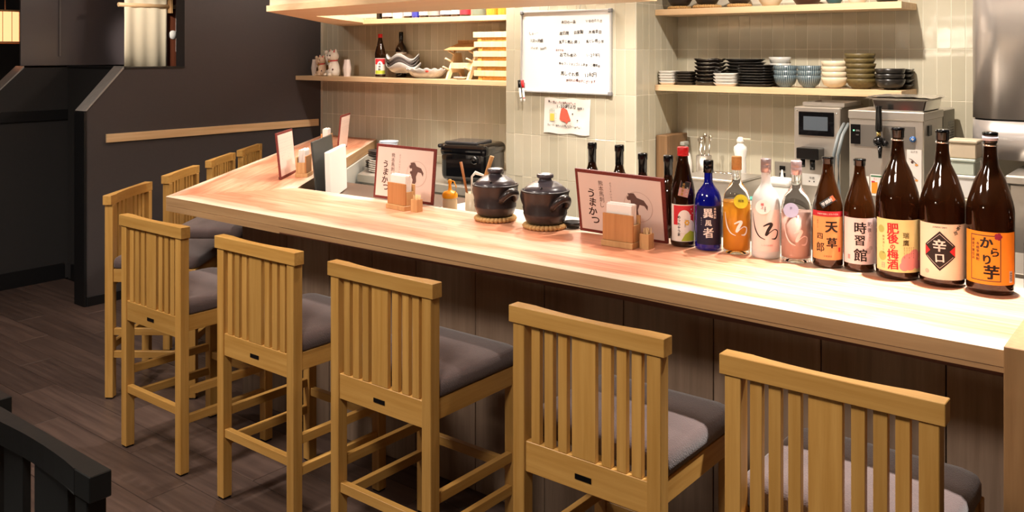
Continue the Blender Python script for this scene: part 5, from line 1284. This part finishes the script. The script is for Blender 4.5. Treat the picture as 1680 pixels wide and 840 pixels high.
# right alcove machines
t = thing('sake_server', 'steel drink server with black screen and black double nozzle', 'drink server', (-1.370, 3.85, 0.8003))
MB().box2((-0.10, 0.0, 0.0), (0.10, 0.33, 0.425), 0.004).obj('housing', M_steel, t)
MB().box2((-0.078, -0.006, 0.302), (0.076, -0.0005, 0.405), 0.002).obj('screen_frame', M_blkg, t)
MB().box2((-0.055, -0.008, 0.325), (0.050, -0.0063, 0.385)).obj('screen', mat('screen_grey', rgb(84, 92, 100), 0.2), t)
nz_ = MB().box2((-0.062, -0.075, 0.205), (0.034, -0.0005, 0.253), 0.003).obj('nozzle_block', M_blkp, t)
MB().lathe([(0, 0), (0.010, 0), (0.010, 0.0345), (0, 0.0345)], 14, c=(-0.040, -0.055, 0.170)).obj('spout', M_blkp, nz_)
MB().lathe([(0, 0), (0.011, 0), (0.011, 0.044), (0, 0.044)], 14, c=(0.002, -0.055, 0.1605)).obj('spout', M_blkp, nz_)
for x_, z_ in ((-0.086, 0.408), (0.086, 0.402), (-0.086, 0.225), (0.086, 0.218)):
    MB().ball((x_, -0.001, z_), 0.004, seg=8, rings=6).obj('screw', M_chrome, t)
MB().box2((-0.062, -0.003, 0.085), (0.02, -0.0005, 0.135)).obj('switch_plate', M_whp, t)
Ink().text(-0.02, 0.118, '冷酒', 0.012).disc(-0.03, 0.103, 0.003).disc(-0.01, 0.103, 0.003).flat(Matrix.Translation((0, -0.0032, 0)) @ FRONT, 'switch_lettering', M_ink, t)
tr = thing('steel_tray', 'shallow steel tray lying on top of the drink server with the screen', 'tray', (-1.350, 3.98, 1.2256))
MB().box2((-0.085, -0.10, 0), (0.085, 0.12, 0.004)).box2((-0.09, -0.105, 0.0041), (0.09, -0.10, 0.020)).box2((-0.09, 0.12, 0.0041), (0.09, 0.125, 0.020)).box2((-0.09, -0.0995, 0.0041), (-0.085, 0.1195, 0.020)).box2((0.085, -0.0995, 0.0041), (0.09, 0.1195, 0.020)).obj('tray', M_steel, tr)

t = thing('beer_server', 'wide steel beer dispenser with black tap and vented side', 'beer dispenser', (-1.042, 3.70, 0.8003))
MB().box2((-0.142, 0.0, 0.0), (0.142, 0.50, 0.425), 0.004).obj('housing', M_steel, t)
MB().box2((-0.145, -0.004, 0.395), (0.145, 0.30, 0.4285), 0.003).obj('lid_band', M_steel, t)
MB().box2((-0.120, -0.003, 0.285), (0.110, -0.0005, 0.372)).obj('recess_panel', mat('grey_panel', rgb(140, 136, 130), 0.35, 0.7), t)
MB().box2((-0.134, -0.005, 0.293), (-0.096, -0.0032, 0.372)).obj('control_panel', M_blkp, t)
MB().box2((-0.124, -0.0060, 0.345), (-0.119, -0.0051, 0.350)).obj('indicator_lamp', mat('green_led', rgb(90, 230, 130), 0.5, emit=(0.2, 1, 0.4, 1), estr=2), t)
Ink().text(-0.106, 0.3475, '運転', 0.008).text(-0.108, 0.330, '冷却', 0.006).flat(Matrix.Translation((0, -0.0052, 0)) @ FRONT, 'panel_lettering', M_inkg, t)
tp = MB().lathe([(0, 0), (0.012, 0), (0.013, 0.008), (0.011, 0.095), (0.014, 0.10), (0, 0.101)], 16, c=(-0.010, -0.055, 0.352)).obj('tap_handle', M_blkp, t)
MB().lathe([(0, 0), (0.008, 0), (0.008, 0.018), (0, 0.018)], 14, c=(-0.010, -0.055, 0.3335)).obj('brass_collar', mat('brass', rgb(206, 180, 110), 0.3, 0.9), tp)
MB().ball((-0.010, -0.055, 0.312), 0.021, seg=16, rings=10).lathe([(0, 0), (0.011, 0), (0.011, 0.05), (0, 0.05)], 16, M=Matrix.Translation((-0.010, -0.002, 0.312)) @ Matrix.Rotation(PI/2, 4, 'X')).obj('tap_body', M_blkp, t)
MB().ball((0.014, -0.055, 0.306), 0.013, seg=12, rings=8).obj('tap_knob', M_blkp, t)
MB().lathe([(0, 0), (0.006, 0), (0.009, 0.045), (0, 0.045)], 14, c=(-0.004, -0.060, 0.248)).obj('tap_spout', M_blkp, t)
MB().lathe([(0, 0), (0.012, 0), (0.012, 0.0015), (0, 0.0015)], 28, M=Matrix.Translation((0.103, -0.0045, 0.324)) @ Matrix.Rotation(PI/2, 4, 'X')).obj('blue_badge', mat('badge_blue', rgb(40, 96, 160), 0.3), t)
Ink().stroke([(0.096, 0.321), (0.101, 0.328), (0.103, 0.320), (0.108, 0.328)], [0.001, 0.002, 0.002, 0.001], 4).flat(Matrix.Translation((0, -0.0062, 0)) @ FRONT, 'badge_mark', M_inkw, t)
st = MB().box2((0.080, -0.002, 0.085), (0.134, -0.0005, 0.284)).obj('instruction_sticker', M_paper, t)
k = Ink().text(0.107, 0.275, '注ぎ方', 0.009)
for z_ in (0.235, 0.175, 0.115): k.disc(0.100, z_, 0.005).stroke([(0.088, z_+0.014), (0.100, z_+0.008), (0.118, z_-0.008)], [0.001, 0.003, 0.002], 3)
k.flat(Matrix.Translation((0, -0.0021, 0)) @ FRONT, 'sticker_print', M_inkb, st)
k = Ink()
for z_ in (0.225, 0.165, 0.105): k.disc(0.116, z_, 0.006, 12, 0.004)
k.flat(Matrix.Translation((0, -0.0022, 0)) @ FRONT, 'sticker_drops', mat('ink_orange', None), st)
st = MB().box2((-0.058, -0.002, 0.090), (0.048, -0.0005, 0.175)).obj('notice_card', M_paper, t)
Ink().rect(-0.056, 0.166, 0.046, 0.171).flat(Matrix.Translation((0, -0.0021, 0)) @ FRONT, 'green_bars', mat('ink_deep_green', rgb(40, 110, 70), 0.6), st)
Ink().rect(-0.053, 0.100, -0.030, 0.145).flat(Matrix.Translation((0, -0.0021, 0)) @ FRONT, 'beer_print', mat('ink_beer', rgb(232, 150, 40), 0.6), st)
Ink().rect(-0.053, 0.143, -0.040, 0.149).text(-0.030, 0.158, '生ビール', 0.008).flat(Matrix.Translation((0, -0.0023, 0)) @ FRONT, 'red_print', M_inkr, st)
st = MB().box2((-0.115, -0.002, 0.105), (-0.062, -0.0005, 0.165)).obj('notice_card', M_paper, t)
k = Ink()
for i in range(5): k.text(-0.088, 0.155-i*0.010, ('洗浄のお願い', '毎日終了後に', '水通し洗浄を', '行ってくださ', 'い。電源は切')[i], 0.0065)
k.flat(Matrix.Translation((0, -0.0021, 0)) @ FRONT, 'card_lettering', M_inkg, st)
MB().box2((0.1455, 0.05, 0.335), (0.148, 0.10, 0.375)).obj('side_handle', M_blkp, t)
MB().box2((0.1425, 0.30, 0.0), (0.1440, 0.498, 0.42)).obj('side_cover', mat('olive_grey_cover', rgb(150, 146, 128), 0.5), t)
vb = MB()
for i in range(5):
    for j in range(14): vb.box2((0.1442, 0.385+i*0.020, 0.22+j*0.011), (0.1450, 0.397+i*0.020, 0.227+j*0.011))
vb = vb.obj('side_vent', M_blkp, t); vb['kind'] = 'stuff'
tr = thing('foil_tray', 'steel tray wrapped in clear film on top of the beer dispenser', 'tray', (-1.005, 3.845, 1.2292))
b = MB().prism([(-0.085, 0), (0.098, 0), (0.108, 0.046), (-0.098, 0.046)], -0.12, 0.13, 0.004, axis='y')
b.obj('pan', M_chrome, tr)
MB().box2((-0.106, -0.124, 0.0465), (0.114, 0.134, 0.0505), 0.0015).obj('rim', M_steel, tr)
b = bmesh.new(); V = {}; rnd = random.Random(5)
for i in range(13):
    for j in range(9):
        u_ = i/12; v_ = j/8; ed_ = max(0, abs(u_-0.5)*2-0.8)*5; ed2 = max(0, abs(v_-0.5)*2-0.75)*4
        V[i, j] = b.verts.new((-0.128+0.256*u_, -0.134+0.278*v_, 0.0575+rnd.uniform(0, .004)-0.016*ed_*rnd.uniform(.5, 1)*(1 if u_ < .5 else .5)-0.004*ed2*rnd.uniform(0, 1)))
for i in range(12):
    for j in range(8):
        f = b.faces.new((V[i, j], V[i+1, j], V[i+1, j+1], V[i, j+1])); f.smooth = True
mm = MB(); mm.b.free(); mm.b = b
fo = mm.obj('film', mat('clear_film', rgb(206, 198, 184), 0.12, 0.5, bump=0.8, bscale=40), tr)
h = thing('grey_hoses', 'two grey hoses hanging between the two steel machines', 'hose', (-1.222, 3.72, 0.8003))
for q in (0, 1):
    MB().tube([(-0.028+q*0.018, 0.12, 0.36), (-0.022+q*0.017, 0.03, 0.32), (-0.030+q*0.017, 0.0, 0.24), (-0.027+q*0.017, 0.0, 0.10), (-0.024+q*0.017, 0.01, 0.008)], 0.007, 10).obj('hose', mat('hose_grey', rgb(120, 128, 130), 0.4), h)

# things on the back counter
t = thing('chopping_block', 'tall brown wooden board leaning against the pillar side', 'chopping board', (-2.208, 4.10, 0.8003))
MB().box2((-0.033, -0.10, 0), (0.030, 0.12, 0.245), 0.003).obj('board', wood('board_brown', rgb(134, 102, 70), rgb(108, 80, 52), axis=2, rough=0.5, objvar=0), t)
t = thing('spray_bottle', 'white bottle with grey trigger beside the chopping board', 'bottle', (-2.115, 4.07, 0.8003))
MB().lathe([(0, 0), (0.034, 0), (0.036, 0.005), (0.036, 0.11), (0.028, 0.15), (0.013, 0.172), (0.013, 0.185), (0, 0.185)], 28).obj('body', M_whp, t)
MB().lathe([(0.014, 0.178), (0.015, 0.18), (0.015, 0.195), (0, 0.196)], 20).box2((-0.012, -0.030, 0.1965), (0.012, 0.022, 0.215), 0.003).obj('trigger', mat('trigger_grey', rgb(150, 150, 140), 0.5), t)
t = thing('tool_canister', 'tall steel canister of kitchen tools on the back counter', 'canister', (-2.020, 4.09, 0.8003))
MB().lathe([(0, 0), (0.038, 0), (0.038, 0.15), (0.035, 0.15), (0.035, 0.004), (0, 0.004)], 28).obj('canister', M_steel, t)
for i, (a, c) in enumerate(((-0.02, 0.01), (0.0, -0.02), (0.018, 0.008), (-0.006, 0.02))):
    MB().tube([(a*0.6, c*0.6, 0.006), (a*1.5, c*1.5, 0.225+0.006*i)], 0.004, 8).ball((a*1.55, c*1.55, 0.225+0.006*i), 0.011, 1, 0.4, 1.3, 10, 8).obj('tool', M_chrome, t)
t = thing('steel_box', 'long steel lidded box on the back counter behind the blue bottle', 'box', (-1.80, 3.80, 0.8003))
MB().box2((-0.145, -0.11, 0), (0.145, 0.15, 0.088), 0.004).obj('box', M_steel, t)
MB().box2((-0.150, -0.115, 0.0885), (0.150, 0.155, 0.098), 0.003).obj('lid', M_steel, t)
MB().tube([(-0.06, 0.0, 0.1002), (-0.06, 0.0, 0.112), (0.06, 0.0, 0.112), (0.06, 0.0, 0.1002)], 0.004, 8).obj('handle', M_chrome, t)
t = thing('lotion_bottle', 'slim white pump bottle standing behind the amber liquor bottle', 'bottle', (-1.80, 4.03, 0.8003))
MB().lathe([(0, 0), (0.026, 0), (0.028, 0.004), (0.028, 0.12), (0.025, 0.16), (0.032, 0.195), (0.030, 0.212), (0.016, 0.224), (0.014, 0.232), (0, 0.232)], 28).obj('body', M_whp, t)
MB().lathe([(0, 0.2325), (0.018, 0.2325), (0.018, 0.245), (0.010, 0.258), (0, 0.259)], 20).obj('cap', M_whp, t)
MB().box((0.032, 0, 0.250), (0.042, 0.012, 0.008), 0.003).obj('flip_spout', M_cream, t)
t = thing('wall_socket', 'grey metal socket plate on the tiled wall behind the tub', 'socket', (-1.672, 4.2415, 0.885))
MB().box2((-0.040, -0.010, -0.045), (0.040, -0.0003, 0.045), 0.002).obj('plate', M_steel2, t)
MB().box2((-0.014, -0.014, 0.004), (0.014, -0.0105, 0.026)).obj('socket_hole', M_blkp, t)
MB().box2((-0.014, -0.014, -0.030), (0.014, -0.0105, -0.008)).obj('socket_hole', M_blkp, t)
t = thing('nozzle_bottle', 'small white pointed nozzle bottle beside the wall socket', 'bottle', (-1.595, 4.03, 0.8003))
MB().lathe([(0, 0), (0.026, 0), (0.026, 0.065), (0.020, 0.075), (0.008, 0.085), (0.003, 0.118), (0, 0.119)], 24).obj('body', M_whp, t)
t = thing('white_tub', 'white square tub behind the frosted bottle', 'tub', (-1.500, 3.77, 0.8003))
MB().prism([(-0.048, 0), (0.048, 0), (0.055, 0.085), (-0.055, 0.085)], -0.045, 0.045, 0.004, axis='y').obj('tub', M_whp, t)
MB().box2((-0.060, -0.052, 0.0855), (0.060, 0.052, 0.116), 0.012, seg=2).obj('lid', M_whp, t)
t = thing('cleaning_spray', 'spray bottle with green trigger partly behind the drink server', 'bottle', (-1.525, 4.08, 0.8003))
MB().lathe([(0, 0), (0.030, 0), (0.032, 0.004), (0.032, 0.10), (0.020, 0.14), (0.012, 0.155), (0, 0.155)], 24).obj('body', M_whp, t)
MB().box2((-0.012, -0.012, 0.1555), (0.012, 0.014, 0.195), 0.003).tube([(0.004, -0.012, 0.185), (0.002, -0.030, 0.17), (-0.006, -0.034, 0.14)], 0.004, 8).obj('green_trigger', mat('trigger_green', rgb(70, 180, 90), 0.5), t)
t = thing('dish_sponge', 'teal and white dish sponge lying on the back counter', 'sponge', (-1.600, 3.70, 0.8003), 0.4)
MB().box2((-0.045, -0.030, 0), (0.045, 0.030, 0.022), 0.004).obj('white_layer', M_cer, t)
MB().box2((-0.045, -0.030, 0.0222), (0.045, 0.030, 0.032), 0.003).obj('scouring_layer', mat('sponge_teal', rgb(90, 170, 156), 0.9), t)
# right end: containers, jug, steel duct and range
G = 'plastic containers stacked at the right end'
for i, (z0, h_, w_, m_, lab) in enumerate(((0.8003, 0.125, 0.105, M_cream, 'large cream container at the bottom of the right container stack'), (0.9258, 0.085, 0.085, M_whp, 'white container second in the right container stack'), (1.0113, 0.060, 0.080, mat('pale_green_plastic', rgb(196, 206, 192), 0.4), 'pale green container third in the right container stack'), (1.0718, 0.068, 0.092, mat('beige_plastic', rgb(206, 190, 164), 0.5), 'beige lidded container on top of the right container stack'))):
    t = thing('storage_container', lab, 'container', (-0.868+w_*0.0, 3.80, z0), 0, G) if False else thing('storage_container', lab, 'container', (-0.745, 3.66, z0), 0, G)
    MB().box2((-w_/2, -0.05, 0), (w_/2, 0.05, h_-0.0125), 0.004).obj('tub', m_, t)
    MB().box2((-w_/2-0.004, -0.054, h_-0.012), (w_/2+0.004, 0.054, h_-0.0005), 0.003).obj('lid', m_, t)
t = thing('plastic_jug', 'white plastic jug with red nozzle between the tall bottles', 'jug', (-0.80, 3.20, 0.8003))
sd = thing('side_stand', 'small steel stand carrying the white jug behind the tall bottles', 'stand', (-0.62, 3.20, 0))
MB().box2((-0.30, -0.16, 0.775), (0.30, 0.16, 0.80), 0.002).obj('top', M_steel, sd)
for q in (-1, 1):
    for r_ in (-1, 1):
        MB().box2((q*0.28-0.015, r_*0.14-0.015, 0), (q*0.28+0.015, r_*0.14+0.015, 0.7745)).obj('leg', M_steel2, sd)
MB().lathe([(0, 0), (0.055, 0), (0.058, 0.005), (0.058, 0.07), (0.040, 0.105), (0.016, 0.125), (0.012, 0.130), (0, 0.130)], 28).obj('body', mat('milky_white', rgb(210, 206, 198), 0.5), t)
MB().lathe([(0.009, 0.1305), (0.009, 0.15), (0.006, 0.175), (0, 0.176)], 16).obj('red_nozzle', mat('nozzle_red', rgb(200, 84, 66), 0.4), t)
t = thing('steel_range', 'large steel range and its hood shelf at the far right', 'range', (-0.60, 3.66, 0))
MB().box2((0.0, 0.0, 0.0), (1.1, 0.57, 0.985), 0.004).obj('cabinet', M_steel, t)
MB().box2((-0.012, -0.03, 0.986), (1.11, 0.57, 1.02), 0.006).obj('front_lip', M_steel, t)
MB().box2((0.06, 0.10, 1.0203), (0.40, 0.40, 1.045), 0.008).obj('grate', M_steel2, t)
t = thing('steel_duct', 'tall polished steel duct at the right edge of the tiled wall', 'duct', (-0.78, 3.86, 0))
pts = []
for cx_, cy_, a0 in ((0.11, 0.11, PI), (0.99, 0.11, 1.5*PI)):
    for k in range(9): a = a0+PI/2*k/8; pts.append((cx_+0.11*math.cos(a), cy_+0.11*math.sin(a)))
pts += [(1.10, 0.38), (0.0, 0.38)]
MB().prism(pts, 1.205, 2.595, smooth=True).obj('upper_duct', mat('duct_steel', rgb(206, 200, 196), 0.28, 0.55), t)
MB().prism(pts, 1.05, 1.198, smooth=True).obj('lower_duct', mat('duct_steel', None), t)
pts2 = [(0.55+(p[0]-0.55)*0.985, 0.19+(p[1]-0.19)*0.96) for p in pts]
MB().prism(pts2, 1.1981, 1.2049, smooth=True).obj('seam', M_trimblk, t)

# hanging paper lantern at the far left
t = thing('paper_lantern', 'glowing warm box lantern cut by the left edge of the picture', 'lantern', (-6.36, 2.58, 1.525))
b = MB()
b.lathe([(0.10, 0.012), (0.10, 0.208)], 28)
b.obj('paper_shade', mat('lantern_paper', rgb(250, 200, 160), 0.8, emit=lin((1.0, 0.68, 0.46))+(1,), estr=1.3), t)
MB().lathe([(0.099, 0), (0.106, 0), (0.106, 0.0115), (0.099, 0.0115)], 28).obj('lower_ring', M_palez, t)
MB().lathe([(0.099, 0.2085), (0.106, 0.2085), (0.106, 0.22), (0.099, 0.22)], 28).obj('upper_ring', M_palez, t)
for k_ in range(12):
    a = 2*PI*k_/12
    MB().box2((-0.002, -0.002, 0.0118), (0.002, 0.002, 0.2083), M_=None).obj('rib', M_palez, t, (0.1035*math.cos(a), 0.1035*math.sin(a), 0)) if False else MB().box((0.1035*math.cos(a), 0.1035*math.sin(a), 0.11), (0.003, 0.003, 0.196)).obj('rib', M_palez, t)
MB().tube([(0, 0, 0.12), (0, 0, 1.074)], 0.003, 6).obj('cord', M_blkp, t)

# three small pendant lamps on the guest side, seen only as reflections in the glazed tiles
for x_, lab in ((-2.286, 'small glowing pendant lamp on the guest side, left of three'), (-2.150, 'small glowing pendant lamp on the guest side, middle of three'), (-1.96, 'small glowing pendant lamp on the guest side, right of three')):
    t = thing('pendant_lamp', lab, 'lamp', (x_, -1.5, 1.60), 0, 'pendant lamps on the guest side')
    MB().lathe([(0, 0), (0.034, 0.0), (0.038, 0.01), (0.038, 0.11), (0.030, 0.12), (0, 0.12)], 20).obj('glass_shade', mat('lamp_glow', rgb(255, 236, 206), 0.5, emit=(1.0, 0.86, 0.68, 1), estr=45), t)
    MB().tube([(0, 0, 0.1205), (0, 0, 0.9995)], 0.003, 6).obj('cord', M_blkp, t)
